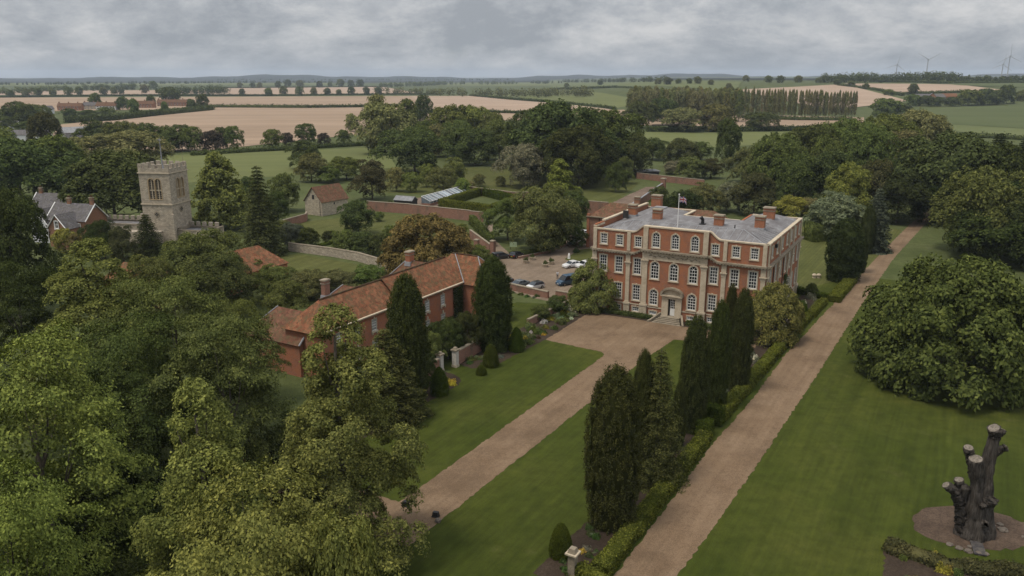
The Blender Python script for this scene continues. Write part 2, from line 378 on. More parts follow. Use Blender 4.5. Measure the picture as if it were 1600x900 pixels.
def sheet(name, pts, material, z, kind='structure', jag=0.0, seed=1):
    """a ground sheet, optionally with a slightly ragged edge"""
    P = [Vector((p[0], p[1], 0)) for p in pts]; r = random.Random(seed)
    if jag:
        Q = []
        for k in range(len(P)):
            a, b_ = P[k], P[(k + 1) % len(P)]; L = (b_ - a).length; n = max(1, int(L / 0.45))
            for j in range(n): Q.append(a.lerp(b_, j / n) + Vector((r.uniform(-jag, jag), r.uniform(-jag, jag), 0)))
        P = Q
    import bmesh
    bm = bmesh.new(); f = bm.faces.new([bm.verts.new((p.x, p.y, z)) for p in P]); f.normal_update()
    if f.normal.z < 0: f.normal_flip()
    bmesh.ops.triangulate(bm, faces=bm.faces[:])
    me = bpy.data.meshes.new(name); bm.to_mesh(me); bm.free()
    o = link(name, me, material)
    if kind: o['kind'] = kind
    return o

# ------------------------------------------------------------------ the land
def make_ground():
    rad = [0.0] + [20 * 1.0] + [40, 80, 130, 200, 300, 420, 560, 700]
    r = 700
    while r < 16000: r *= 1.035 if r < 2400 else 1.12; rad.append(r)
    ang = [R(a) for a in np.concatenate([np.arange(-42, 42.01, 0.6), np.arange(48, 318, 6)])]
    V = [(0, 0, 0)]; Fc = []; n = len(ang)
    for q in rad[1:]:
        for a in ang: x, y = q * math.sin(a), q * math.cos(a); V.append((x, y, terr(x, y) if abs(a) < R(43) else 0))
    for j in range(n): Fc.append((0, 1 + (j + 1) % n, 1 + j))
    for k in range(len(rad) - 2):
        for j in range(n):
            q = (j + 1) % n; Fc.append((1 + k * n + j, 1 + k * n + q, 1 + (k + 1) * n + q, 1 + (k + 1) * n + j))
    me = bpy.data.meshes.new('ground'); me.from_pydata(V, [], Fc); me.update()
    if me.polygons[5].normal.z < 0: me.flip_normals()
    structure(link('ground', me, GRASS))
make_ground()
def field(name, px, material, lift=0.25, n=26):
    c = [G(*p) for p in px]
    V = []; Fc = []
    for j in range(n + 1):
        for i in range(n + 1):
            u, v = i / n, j / n
            p = c[0] * (1 - u) * (1 - v) + c[1] * u * (1 - v) + c[2] * u * v + c[3] * (1 - u) * v
            V.append((p.x, p.y, terr(p.x, p.y) + lift))
    for j in range(n):
        for i in range(n): k = j * (n + 1) + i; Fc.append((k, k + n + 1, k + n + 2, k + 1))
    me = bpy.data.meshes.new(name); me.from_pydata(V, [], Fc); me.update()
    if me.polygons[0].normal.z < 0: me.flip_normals()
    structure(link(name, me, material))
field('stubble_field', [(330, 170), (690, 167), (590, 207), (300, 238)], STUB)
field('stubble_field', [(95, 195), (330, 171), (330, 236), (60, 236)], STUB, 0.2)
field('stubble_field', [(-60, 153), (640, 150), (690, 166), (-60, 176)], STUB, 0.2)
field('stubble_field', [(330, 137), (600, 136), (660, 147), (330, 148)], STUB2, 0.4)
field('stubble_field', [(-60, 142), (330, 141), (330, 147), (-60, 149)], STUB2, 0.45)
field('stubble_field', [(640, 150), (740, 150), (960, 172), (690, 175)], STUB2, 0.3)
field('stubble_field', [(660, 177), (975, 172), (1010, 186), (650, 190)], STUB, 0.35)
field('crop_field', [(740, 149), (880, 141), (1010, 160), (960, 170)], PALEG, 0.3)
field('crop_field', [(860, 128), (1160, 128), (1150, 146), (860, 140)], CROP, 0.55)
field('crop_field', [(600, 127), (880, 127), (860, 134), (600, 133)], PALEG, 0.65)
field('stubble_field', [(1150, 141), (1312, 132), (1420, 158), (1300, 172)], STUB2, 0.5)
field('stubble_field', [(1318, 131), (1500, 133), (1580, 143), (1400, 148)], STUB2, 0.6)
field('stubble_field', [(1000, 176), (1350, 184), (1350, 201), (1000, 196)], STUB, 0.3)
field('crop_field', [(1360, 127), (1660, 124), (1660, 140), (1500, 134)], CROPD, 0.7)
field('crop_field', [(1440, 170), (1680, 160), (1680, 206), (1400, 190)], CROPD, 0.5)
field('crop_field', [(1480, 194), (1700, 208), (1700, 220), (1480, 205)], CROP, 0.3)
field('pasture', [(1005, 206), (1310, 206), (1290, 222), (1000, 236)], PALEG, 0.2)
field('pasture', [(120, 248), (600, 230), (620, 262), (100, 300)], PALEG, 0.06)
field('crop_field', [(-80, 128), (520, 127), (520, 133), (-80, 135)], PALEG, 0.7)
field('far_woodland', [(-80, 125), (860, 124), (860, 128), (-80, 130)], HILL, 1.2)
field('far_woodland', [(1000, 123.5), (1680, 122), (1680, 125), (1000, 126.5)], HILL, 1.4)
def make_hills():
    V = []; Fc = []; n = 260
    for i in range(n + 1):
        a = R(-46 + 92 * i / n)
        hgt = 14 + 9 * math.sin(i * 0.09) + 6 * math.sin(i * 0.23 + 1) + 3 * math.sin(i * 0.71) + rng.uniform(-1, 1.6)
        for d, f_ in ((7200, 0), (7900, 0.55), (8800, 1.0), (10500, 1.0), (11800, 0)):
            V.append((d * math.sin(a), d * math.cos(a), -0.5 + max(0, 1.5 * hgt + 8 + 14 * smooth((math.degrees(a) + 5) / 20)) * f_))
    for i in range(n):
        for k in range(4): q = i * 5 + k; Fc.append((q, q + 5, q + 6, q + 1))
    me = bpy.data.meshes.new('hills'); me.from_pydata(V, [], Fc); me.update()
    if me.polygons[1].normal.z < 0: me.flip_normals()
    structure(link('hills', me, HILL))
make_hills()

# lawns, drives, beds (sheets a few millimetres above one another)
sheet('lawn', [EP(-62, 40), EP(45, 40), EP(45, 178), EP(-26.5, 178), EP(-26.5, 172), EP(-62, 128)], LAWN, 0.004)
sheet('lawn', [EP(-28, 158), EP(-19, 185), EP(-17, 240), EP(-40, 240), EP(-52, 170)], LAWN2, 0.006)
sheet('lawn', [EP(-74, 88), EP(-60, 88), EP(-60, 128), EP(-72, 124)], LAWN, 0.008)
sheet('garden_lawn', [U(420, 402), U(470, 397), U(610, 423), U(660, 440), U(610, 458), U(500, 452), U(400, 425)], LAWN2, 0.01)
sheet('garden_lawn', [U(585, 331), U(730, 350), U(752, 388), U(680, 380), U(600, 372), U(470, 372), U(430, 350), U(520, 342)], LAWN2, 0.01)
sheet('orchard_grass', [U(600, 262), U(800, 262), U(1000, 285), U(960, 320), U(700, 305), U(560, 300)], LAWN2, 0.006)
# main drive with the forecourt before the hall
arc = [EP(-47.4 + 1.6 * math.cos(t), 105.0 + 1.6 * math.sin(t)) for t in (0, 0.4, 0.8, 1.2, math.pi / 2)]
sheet('gravel_drive', [EP(-45.7, 55.5)] + arc + [EP(-57.0, 107.3), EP(-57.6, 125.4), EP(-27.0, 126.0), EP(-27.0, 119), EP(-39.2, 118), EP(-40.0, 106), EP(-40.2, 49.6), EP(-70, 49.2), EP(-70, 55.2)], GRAVEL, 0.012, jag=0.12, seed=3)
rl = [(-22.5, 30), (-22.4, 55), (-22.7, 84), (-22.1, 100), (-22.2, 120), (-20.8, 150), (-19.6, 179), (-18.2, 210), (-16.0, 250), (-12, 300)]
rr = [(-6.2, 300), (-12.4, 250), (-15.2, 200), (-16.2, 150), (-16.4, 120), (-16.9, 86), (-17.6, 62), (-18.2, 52), (-18.6, 30)]
sheet('gravel_drive', [EP(*p) for p in rl + rr], GRAVEL, 0.012, jag=0.13, seed=4)
sheet('stable_yard', [U(740, 352), U(770, 350), U(770, 372), U(800, 400), U(880, 385), U(892, 362), U(925, 358), U(935, 400), U(950, 455), U(880, 474), U(852, 470), U(780, 452), U(735, 440), U(735, 405), U(760, 395)], YARD, 0.014, jag=0.15, seed=5)
sheet('track', [U(938, 326), U(985, 303), U(1010, 292), U(1027, 292), U(1012, 304), U(978, 326)], EARTH, 0.012, jag=0.3, seed=6)
sheet('kitchen_garden_soil', [U(640, 312), U(720, 296), U(740, 303), U(700, 328), U(640, 322)], EARTH, 0.014)
sheet('flower_bed', [EP(-58.3, 62), EP(-58.1, 84.2), EP(-58.8, 86), EP(-60.5, 87), EP(-63, 87.5), EP(-64, 72), EP(-62, 62)], SOIL, 0.02, jag=0.12, seed=7)
sheet('flower_bed', [EP(-62.5, 91), EP(-60, 90.4), EP(-57.8, 92.5), EP(-57.0, 108), EP(-57.4, 124), EP(-61.5, 127), EP(-63.5, 110), EP(-64, 92)], SOIL, 0.02, jag=0.12, seed=8)
sheet('flower_bed', [EP(-28.6, 52), EP(-24.0, 51.5), EP(-23.8, 88), EP(-24, 125), EP(-27, 125.5), EP(-27.5, 90), EP(-27.6, 66), EP(-28.4, 58)], SOIL, 0.02, jag=0.12, seed=9)
sheet('flower_bed', [EP(-27.8, 126.3), EP(-24.2, 126), EP(-24.0, 156), EP(-27.0, 157)], SOIL, 0.02, jag=0.1, seed=10)
sheet('flower_bed', [EP(-58, 124.8), EP(-27.5, 125.6), EP(-27.5, 128.4), EP(-58, 128)], SOIL, 0.022, seed=11)
sheet('shrub_bed', [EP(-74.5, 88), EP(-66, 96), EP(-64.5, 110), EP(-73.8, 110)], SOIL, 0.012, seed=12)
mc = EP(3.6, 79.2)
sheet('mulch_bed', [(mc.x + 5.3 * math.cos(t) * 1.05, mc.y + 3.7 * math.sin(t)) for t in np.linspace(0, 2 * math.pi, 40, endpoint=False)], MULCH, 0.014, jag=0.35, seed=13)
sheet('flower_bed', [EP(-3.2, 72.4), EP(2, 71.2), EP(9, 74.5), EP(22, 74), EP(22, 68), EP(-2.5, 62)], SOIL, 0.016, jag=0.15, seed=14)

# ------------------------------------------------------------------ foliage
def leaves(P, Nn, size, seed, aspect=0.62, bend=0.18):
    g = np.random.default_rng(seed); n = len(P)
    Nn = Nn / (np.linalg.norm(Nn, axis=1, keepdims=True) + 1e-9)
    t = g.normal(size=(n, 3)); t -= Nn * (t * Nn).sum(1, keepdims=True); t /= np.linalg.norm(t, axis=1, keepdims=True) + 1e-9
    b = np.cross(Nn, t); s = (size * g.uniform(0.5, 1.5, (n, 1)))
    V = np.empty((n, 4, 3))
    V[:, 0] = P - t * s * 0.5; V[:, 2] = P + t * s * 0.5
    V[:, 1] = P + b * s * 0.5 * aspect - Nn * s * bend; V[:, 3] = P - b * s * 0.5 * aspect - Nn * s * bend
    return V.reshape(-1, 3), np.arange(n * 4).reshape(-1, 4)
PROF = {
    'broad': lambda t: (max(0, 1 - abs(2 * t - 0.86) ** 2.4 / (1.14 ** 2.4))) ** 0.5 if t > 0.43 else (max(0, 1 - (abs(t - 0.43) / 0.50) ** 2.2)) ** 0.5,
    'lime': lambda t: min(1.0, (1.04 - t) * 1.3) ** 0.68 * min(1, 0.7 + t * 2.6),
    'dome': lambda t: (max(0, 1 - t ** 2.3)) ** 0.5 * min(1, 0.84 + t * 0.9),
    'poplar': lambda t: min(1, 0.65 + t * 1.2) * (max(0, 1.02 - t ** 3)) ** 0.6,
    'pine': lambda t: (max(0.0, 1 - abs(2 * t - 0.9) ** 2.2)) ** 0.5 if t < 0.95 else 0.3,
}
def crown_points(kind, h, r, z0, leaf, seed, cover, fan=False):
    """lobes on the envelope, sprays on each lobe, leaves on each spray"""
    g = np.random.default_rng(seed); prof = PROF[kind]; H_ = h - z0
    K = {'broad': 26, 'lime': 64, 'dome': 66, 'poplar': 30, 'pine': 15}[kind]
    lr0 = {'broad': 0.36, 'lime': 0.29, 'dome': 0.23, 'poplar': 0.5, 'pine': 0.36}[kind] * r
    C, O, LR = [], [], []
    asym = g.uniform(0, 6.28)
    for i in range(K):
        t = (i + 0.5) / K
        t = t if kind != 'dome' else 1 - (1 - t) ** 0.8
        th = i * 2.39996 + g.uniform(-0.5, 0.5)
        rr_ = r * prof(t) * (g.uniform(0.6, 1.15) if kind != 'dome' else g.uniform(.86, 1.06)) * (1 + 0.12 * math.sin(th + asym))
        lr = lr0 * g.uniform(0.7, 1.3) * max(0.42, prof(t))
        q = max(0, rr_ - lr * 0.75)
        dz = g.uniform(-0.5, 0.5) * H_ / K * 2.0
        C.append((q * math.cos(th), q * math.sin(th), z0 + min(H_ - lr * 0.6, max(lr * 0.5, t * H_ + dz)))); LR.append(lr)
        s_ = 0.35 + 1.1 * (t - 0.35)
        o = np.array((math.cos(th), math.sin(th), s_)); O.append(o / np.linalg.norm(o))
    if kind == 'lime':
        for i in range(6): C.append((g.uniform(-.15, .15) * r, g.uniform(-.15, .15) * r, z0 + H_ * (0.12 + 0.12 * i))); LR.append(r * (0.55 - .08 * i)); O.append(np.array((0, 0, 1.)))
    if kind in ('broad', 'dome', 'pine', 'lime'):         # fill the heart of the crown
        for i in range(5): C.append((g.uniform(-.2, .2) * r, g.uniform(-.2, .2) * r, z0 + H_ * (0.3 + 0.11 * i))); LR.append(r * 0.42); O.append(np.array((0, 0, 1.)))
    C = np.array(C); LR = np.array(LR); O = np.array(O)
    sp = max(leaf * 2.2, {'broad': 1.0, 'lime': 0.62, 'dome': 0.74, 'poplar': 0.9, 'pine': 0.8}[kind] * min(1.7, r / 6.0 + 0.12))   # spray radius
    cp, cd = [], []
    for c, lr, o in zip(C, LR, O):
        m = int(max(6, 4 * math.pi * lr * lr / (sp * sp) * (0.3 if fan else 0.5 if kind == 'lime' else 0.46)))
        d = g.normal(size=(m, 3)); d /= np.linalg.norm(d, axis=1, keepdims=True)
        d = d[((d @ o) > -0.15) & (d[:, 2] > -0.5)]
        cp.append(c + d * lr * g.uniform(0.82, 1.12, (len(d), 1)) * np.array((1, 1, 0.8))); cd.append(d * 0.7 + o * 0.5)
    cp = np.concatenate(cp); cd = np.concatenate(cd)
    keep = np.ones(len(cp), bool)                          # drop sprays buried deep in other lobes
    for c, lr in zip(C, LR): keep &= (np.linalg.norm((cp - c) / np.array((1, 1, 0.8)), axis=1) > lr * 0.66)
    cp, cd = cp[keep], cd[keep]; cd /= np.linalg.norm(cd, axis=1, keepdims=True)
    per = int(max(5, cover * math.pi * sp * sp / (leaf * leaf * 0.32)))
    n = len(cp); c = np.repeat(cp, per, 0); d = np.repeat(cd, per, 0)
    u = g.normal(size=(n * per, 3)); rad_ = g.uniform(0, 1, (n * per, 1)) ** 0.5
    ax = d * 0.6 + np.array((0, 0, 0.75)); ax /= np.linalg.norm(ax, axis=1, keepdims=True)
    u -= ax * (u * ax).sum(1, keepdims=True); u /= np.linalg.norm(u, axis=1, keepdims=True) + 1e-9
    var = np.repeat(g.uniform(0.7, 1.35, (n, 1)), per, 0)
    if fan:                                                # flat layered sprays that reach outward and droop at the tip
        ro = d * np.array((1, 1, 0)) + (c - np.array((0, 0, 0))) * np.array((1, 1, 0)) / max(r, 1) * 0.9; ro /= np.linalg.norm(ro, axis=1, keepdims=True) + 1e-9
        to = np.stack([-ro[:, 1], ro[:, 0], np.zeros(len(ro))], 1); s1 = g.uniform(-0.55, 1.05, (n * per, 1)); s2 = g.normal(0, 0.42, (n * per, 1)) * (1.1 - 0.55 * np.abs(s1))
        tilt = np.repeat(g.uniform(-0.25, 0.45, (n, 1)), per, 0)
        z_ = s1 * tilt - 0.32 * np.clip(s1, 0, 2) ** 2 + g.normal(0, 0.11, (n * per, 1)) - 0.35 * s2 ** 2
        P = c + (ro * s1 * 1.35 + to * s2 * 1.25 + np.array((0, 0, 1)) * z_) * sp * var
        Nn = np.array((0, 0, 1.0)) + ro * (0.15 + 0.5 * np.clip(s1, 0, 2)) + to * s2 * 0.4 + g.normal(0, 0.34, (n * per, 3))
        return P, Nn, C, LR
    dome_ = np.sqrt(np.clip(1 - rad_ ** 2, 0, 1))
    P = c + (u * rad_ + ax * (dome_ * 0.75 - 0.4 + g.normal(0, 0.1, (n * per, 1)))) * sp * var * g.uniform(.75, 1.2, (n * per, 1)) - np.array((0, 0, 0.22)) * sp * var * rad_ ** 2
    Nn = ax * (0.35 + dome_) + u * rad_ * 0.95 + g.normal(0, 0.34, (n * per, 3))
    return P, Nn, C, LR
def trunk_mesh(h, r0, tips, seed, kind):
    g = random.Random(seed); mb = MB()
    top = h * (0.72 if kind not in ('lime', 'poplar', 'pine') else 0.9)
    mb.tube([(0, 0, -0.3), (0, 0, 0.4), (g.uniform(-.1, .1), g.uniform(-.1, .1), top * 0.5), (g.uniform(-.3, .3), g.uniform(-.3, .3), top)], [r0 * 1.5, r0 * 1.05, r0 * 0.72, r0 * 0.2], 9)
    for c in tips:
        c = Vector(c); zb = min(top * 0.8, max(h * 0.16, c.z - c.xy.length * 0.9))
        a = Vector((0, 0, zb)); m = a.lerp(c, 0.55) + Vector((0, 0, -0.08 * c.length))
        mb.tube([a, m, c], [r0 * 0.38, r0 * 0.24, r0 * 0.07], 5)
    return mb.mesh('trunk', True)
CACHE = {}
def proto(kind, h, r, leaf, var, bare=None, cover=1.25):
    k = (kind, h, r, leaf, var, bare, cover)
    if k in CACHE: return CACHE[k]
    seed = hash((kind, int(h * 10), int(r * 10), var)) % 100000 if False else (sum(map(ord, kind)) * 31 + int(h * 7) * 13 + int(r * 10) * 5 + var * 101)
    z0 = h * ({'broad': 0.13, 'lime': 0.05, 'dome': 0.03, 'poplar': 0.2, 'pine': 0.52}[kind] if bare is None else bare)
    P, Nn, C, LR = crown_points(kind, h, r, z0, leaf, seed, cover, fan=kind == 'broad' and leaf < 0.29 and r > 3)
    V, Q = leaves(P, Nn, leaf, seed + 1)
    me = np_mesh('crown', V, Q); me.materials.append(LEAF)
    idx = list(range(0, len(C) - 5, max(1, len(C) // 11)))
    tr = trunk_mesh(h, max(0.1, h * 0.019), [C[i] for i in idx], seed, kind)
    tr.materials.append(BARK_P if kind == 'pine' else BARK)
    CACHE[k] = (me, tr, h, r); return CACHE[k]
def column_proto(h, r, leaf, var, shape='column', cover=1.65):
    k = ('col', h, r, leaf, var, shape)
    if k in CACHE: return CACHE[k]
    g = np.random.default_rng(var * 17 + int(h * 10))
    def prof(t):
        if shape == 'cone': return np.clip((1.0 - t ** 1.9), 0, 1) ** 0.62 * np.clip(0.9 + t * 0.5, 0, 1)
        return np.clip(0.8 + 0.5 * t, 0, 1) * np.clip((1 - ((t - 0.36) / 0.64).clip(0, 1) ** 2.5), 0, 1) ** 0.5
    ph = g.uniform(0, 6.28, 6)
    def shape_r(th, t):
        rough = 0.0 if shape == 'cone' else 1.0
        return prof(t) * (1 + rough * (0.035 * np.sin(3 * th + ph[0] + 3 * t) + 0.025 * np.sin(7 * th + ph[1] + 5 * t) + 0.03 * np.sin(t * 21 + ph[2] + 2 * th) + 0.03 * np.sin(t * 43 + ph[3] + 5 * th)))
    area = 2 * math.pi * r * h * 0.85
    sp = max(leaf * 1.6, 0.05 if shape == 'cone' else 0.34)
    m = int(area / (sp * sp) * 0.9)
    t = g.uniform(0, 1, m) ** 0.92; th = g.uniform(0, 6.283, m)
    rr_ = shape_r(th, t) * r
    c = np.stack([rr_ * np.cos(th), rr_ * np.sin(th), t * h], 1)
    d = np.stack([np.cos(th), np.sin(th), 0.25 + 1.6 * (t > 0.8) * (t - 0.8) / 0.2], 1); d /= np.linalg.norm(d, axis=1, keepdims=True)
    push = g.uniform(-0.7, 0.35, (m, 1)) * (0.3 if shape != 'cone' else 0.03); c += d * push
    per = int(max(3, cover * sp * sp / (leaf * leaf * 0.3)))
    cc = np.repeat(c, per, 0); dd = np.repeat(d, per, 0)
    P = cc + g.normal(0, 1, (m * per, 3)) * np.array((0.5, 0.5, 0.85)) * sp * 0.55
    Nn = dd * 0.8 + np.array((0, 0, 0.25)) + g.normal(0, 0.55, (m * per, 3))
    V, Q = leaves(P, Nn, leaf, var + 5, 0.5)
    # dense heart so that no light comes through
    nth, ntt = 20, 12; cv = []; cq = []
    for j in range(ntt + 1):
        tt = np.full(nth, j / ntt * 0.97); a = np.arange(nth) * 2 * math.pi / nth
        q = shape_r(a, tt) * r * 0.84
        cv.append(np.stack([q * np.cos(a), q * np.sin(a), tt * h], 1))
    cv = np.concatenate(cv); base = len(V)
    for j in range(ntt):
        for i in range(nth): q = (i + 1) % nth; cq.append((base + j * nth + i, base + j * nth + q, base + (j + 1) * nth + q, base + (j + 1) * nth + i))
    me = np_mesh('crown', np.concatenate([V, cv]), np.concatenate([Q, np.array(cq)])); me.materials.append(LEAF)
    tr = MB().tube([(0, 0, -0.3), (0, 0, h * 0.5), (0, 0, h * 0.85)], [r * 0.22, r * 0.14, 0.03], 7).mesh('trunk'); tr.materials.append(BARK)
    CACHE[k] = (me, tr, h, r); return CACHE[k]
def spruce_proto(h, r, leaf, var, droop=0.35, cover=1.0):
    k = ('spruce', h, r, leaf, var, droop)
    if k in CACHE: return CACHE[k]
    g = np.random.default_rng(var * 7 + int(h)); P, Nn = [], []
    lv = int(h / 0.62)
    for i in range(lv):
        t = i / lv; z = h * (0.03 + 0.96 * t); R0 = r * (1 - t) ** 0.68 + 0.2
        nb = int(9 + 11 * (1 - t))
        for j in range(nb):
            th = j / nb * 6.283 + g.uniform(-.3, .3) + i; L = R0 * g.uniform(0.72, 1.12)
            n = int(max(10, cover * L * 9 / leaf))
            s_ = g.uniform(0.15, 1, n); wdt = 0.26 * L * (1.1 - s_) + 0.1
            o = g.normal(0, 1, n) * wdt
            x = s_ * L * math.cos(th) - o * math.sin(th); y = s_ * L * math.sin(th) + o * math.cos(th)
            zz_ = z - droop * L * s_ ** 1.5 + g.normal(0, 0.08, n) - np.abs(o) * 0.35
            P.append(np.stack([x, y, zz_], 1))
            Nn.append(np.stack([np.full(n, math.cos(th) * 0.5), np.full(n, math.sin(th) * 0.5), np.full(n, 0.8)], 1) + g.normal(0, 0.4, (n, 3)))
    P = np.concatenate(P); Nn = np.concatenate(Nn); P[:, 2] = np.maximum(P[:, 2], 0.1)
    V, Q = leaves(P, Nn, leaf, var, 0.45)
    me = np_mesh('crown', V, Q); me.materials.append(LEAF)
    tr = MB().tube([(0, 0, -0.3), (0, 0, h * 0.6), (0, 0, h * 0.97)], [h * 0.018, h * 0.011, 0.03], 7).mesh('trunk'); tr.materials.append(BARK)
    CACHE[k] = (me, tr, h, r); return CACHE[k]
# leaf colours (linear; lime lifted, deep lowered to paint lit and shaded crowns)
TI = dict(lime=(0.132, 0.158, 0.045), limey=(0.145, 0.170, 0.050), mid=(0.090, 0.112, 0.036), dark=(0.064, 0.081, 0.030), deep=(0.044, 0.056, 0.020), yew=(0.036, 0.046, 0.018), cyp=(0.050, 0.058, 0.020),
          olive=(0.110, 0.116, 0.048), brown=(0.125, 0.108, 0.044), silver=(0.145, 0.152, 0.098), pale=(0.155, 0.162, 0.070), gold=(0.185, 0.165, 0.045), bronze=(0.060, 0.060, 0.029), box=(0.052, 0.072, 0.012), boxy=(0.094, 0.106, 0.022),
          holm=(0.074, 0.089, 0.028), quince=(0.138, 0.146, 0.048), poplar=(0.15, 0.15, 0.078), cypress=(0.066, 0.071, 0.026), purple=(0.05, 0.045, 0.033), grey=(0.10, 0.10, 0.07), bluec=(0.078, 0.09, 0.064))
PREC = {}
def plant(name, pr, loc, sx, sz, tint, label, cat, group=None, rz=None, sy=None):
    me, tr, h0, r0 = pr
    o = empty(name, loc, rng.uniform(0, 6.28) if rz is None else rz, label, cat, group)
    c = link('crown', me, None, o); c.color = (*[v * rng.uniform(0.92, 1.08) for v in TI[tint]], 1)
    o.scale = (sx, sy or sx, sz)
    if tr is not None: link('trunk', tr, None, o)
    return o
def T(kind, cx_, base, top, wpx, tint, label, group=None, name=None, var=None, cat='tree', z=None):
    """a tree whose foot stands at photo pixel (cx, base), its top at row `top`, its crown wpx wide"""
    p = G(cx_, base); return TW(kind, p, None, top, wpx, tint, label, group, name, var, cat, cx_)
def TF(kind, cx_, top, h, wpx, tint, label, group=None, name=None, var=None, cat='tree'):
    """a tree of height h whose top shows at photo pixel (cx, top)"""
    p = U(cx_, top, h); p.z = 0
    return TW(kind, p, h, top, wpx, tint, label, group, name, var, cat, cx_)
def TW(kind, p, h, top, wpx, tint, label, group, name, var, cat, cx_):
    d = math.hypot(p.y, 0); dist = (p - Vector((0, 0, H))).length
    if h is None:
        r = ray(cx_, top); h = max(1.0, H + r[2] * (p.y / r[1]) - p.z)
    rad_ = wpx * dist / F * 0.5
    if var is None: var = rng.randrange(3)
    lod = 0 if dist < 125 else 1 if dist < 210 else 2 if dist < 420 else 3 if dist < 900 else 4
    leaf = (0.19, 0.3, 0.44, 0.75, 1.4)[lod]
    if kind in ('column', 'cone'):
        pr = column_proto(12 if kind == 'column' else 3, 2.4 if kind == 'column' else 1.0, (0.13, 0.2, 0.3, 0.4, 0.8)[lod] if kind == 'column' else (0.07, 0.1, 0.15, .2, .2)[lod], var % 2, kind)
    elif kind == 'spruce':
        rad_ *= 1.25; pr = spruce_proto(16, 3.4, max(0.2, leaf * 0.8), var % 2)
    else:
        big = rad_ > 8.5 and (kind == 'dome' or lod > 1); small = rad_ < 3.6
        nom = {'broad': ((6.5, 2.9), (14, 6.5), (18, 10.5)), 'lime': ((9, 2.8), (21, 5.6), (24, 8.5)), 'dome': ((4, 2.8), (9, 6.5), (16, 12)), 'poplar': ((12, 2.0), (27, 3.8), (27, 4.5)), 'pine': ((10, 2.5), (22, 5), (22, 7))}[kind]
        hh, r_ = nom[0] if small else nom[2] if big else nom[1]
        lf = leaf * (0.7 if small else 1.75 if big and lod < 2 else 1.4 if big and lod < 3 else 1.0)
        pr = proto(kind, hh, r_, round(lf, 3), var % (1 if lod == 0 and kind != 'broad' else 2 if lod < 3 else 3), cover=0.92 if lod == 0 else 1.0)
    nm = name or {'column': 'columnar_yew', 'cone': 'topiary_cone', 'spruce': 'spruce_tree', 'poplar': 'poplar_tree', 'pine': 'pine_tree', 'lime': 'lime_tree', 'dome': 'round_tree', 'broad': 'broadleaf_tree'}[kind]
    s = rad_ / pr[3] * (0.88 if kind == 'broad' else 0.86 if kind == 'lime' else 0.93 if kind == 'column' else 1.0)
    return plant(nm, pr, p, s, h / pr[2], tint, label, cat, group)
def hedge(name, pts, width, height, tint, label, leaf=0.18, cover=1.5, group=None, rough=0.05, z=None, cat='hedge', sway=0.0):
    g = np.random.default_rng(len(label) * 3 + int(abs(pts[0][0]) * 10)); P, Nn = [], []; o0 = Vector(pts[0]); V0 = []; Q0 = []
    pts = [Vector(p) for p in pts]; off = 0
    for a, b in zip(pts[:-1], pts[1:]):
        L = (b - a).length; d = (b - a) / L; d2 = Vector((d.x, d.y, 0)).normalized(); nrm = Vector((-d2.y, d2.x, 0))
        per = 2 * height + width; n = int(cover * L * per / (leaf * leaf * 0.34))
        s_ = g.uniform(-0.01, 1.01, n); q = g.uniform(0, per, n)
        side = np.where(q < height, -1, np.where(q < height + width, 0, 1))
        x = np.where(side == -1, -width / 2, np.where(side == 1, width / 2, q - height - width / 2)); zc = np.where(side == -1, q, np.where(side == 1, q - height - width, height))
        # soft, slightly wavering clipped faces
        wob = rough * (np.sin(s_ * L * 1.9 + off) + np.sin(s_ * L * 0.73 + zc * 2 + off * 2)) + sway * np.sin(s_ * L * 0.35 + off)
        x = x * (1 - 0.10 * (zc / height) ** 3) + wob * np.where(side == 0, 0, side); zc = zc + np.where(side == 0, wob, 0)
        nx = side * 1.0; nz = np.where(side == 0, 1.0, 0.25)
        A = np.array(a)[None] + np.outer(s_ * L, np.array(d)) + np.outer(x, np.array(nrm)); A[:, 2] += zc
        A += g.normal(0, leaf * 0.35, A.shape)
        P.append(A); Nn.append(np.outer(nx, np.array(nrm)) + np.outer(nz, (0, 0, 1)) + g.normal(0, 0.5, A.shape))
        for e_, f_ in ((-1, 0), (0, 0)): pass
        k = len(V0); w2 = width / 2 * 0.9; hh = height * 0.95
        for q_ in (a, b):
            for xx, zz2 in ((-w2, 0), (w2, 0), (w2 * .9, hh), (-w2 * .9, hh)): V0.append(tuple(q_ + nrm * xx + Vector((0, 0, zz2))))
        Q0 += [(k, k + 4, k + 5, k + 1), (k + 1, k + 5, k + 6, k + 2), (k + 2, k + 6, k + 7, k + 3), (k + 3, k + 7, k + 4, k), (k, k + 1, k + 2, k + 3), (k + 4, k + 7, k + 6, k + 5)]
        off += L
    P = np.concatenate(P); Nn = np.concatenate(Nn)
    # end faces
    for a, b in ((pts[0], pts[1]), (pts[-1], pts[-2])):
        d = (a - b).normalized(); nrm = Vector((-d.y, d.x, 0)); n = int(cover * width * height / (leaf * leaf * 0.34))
        A = np.array(a)[None] + np.outer(g.uniform(-.5, .5, n) * width, np.array(nrm)); A[:, 2] += g.uniform(0, height, n)
        P = np.concatenate([P, A + g.normal(0, leaf * .35, A.shape)]); Nn = np.concatenate([Nn, np.array(d)[None] + g.normal(0, .5, A.shape)])
    V, Q = leaves(P, Nn, leaf, 3, 0.6)
    V = np.concatenate([V, np.array(V0)]); Q = np.concatenate([Q, np.array(Q0) + len(P) * 4])
    V -= np.array(o0)[None]
    me = np_mesh(name, V, Q); me.materials.append(LEAF)
    o = link(name, me, None, None, o0); o.color = (*TI[tint], 1)
    return tag(o, label, cat, group)

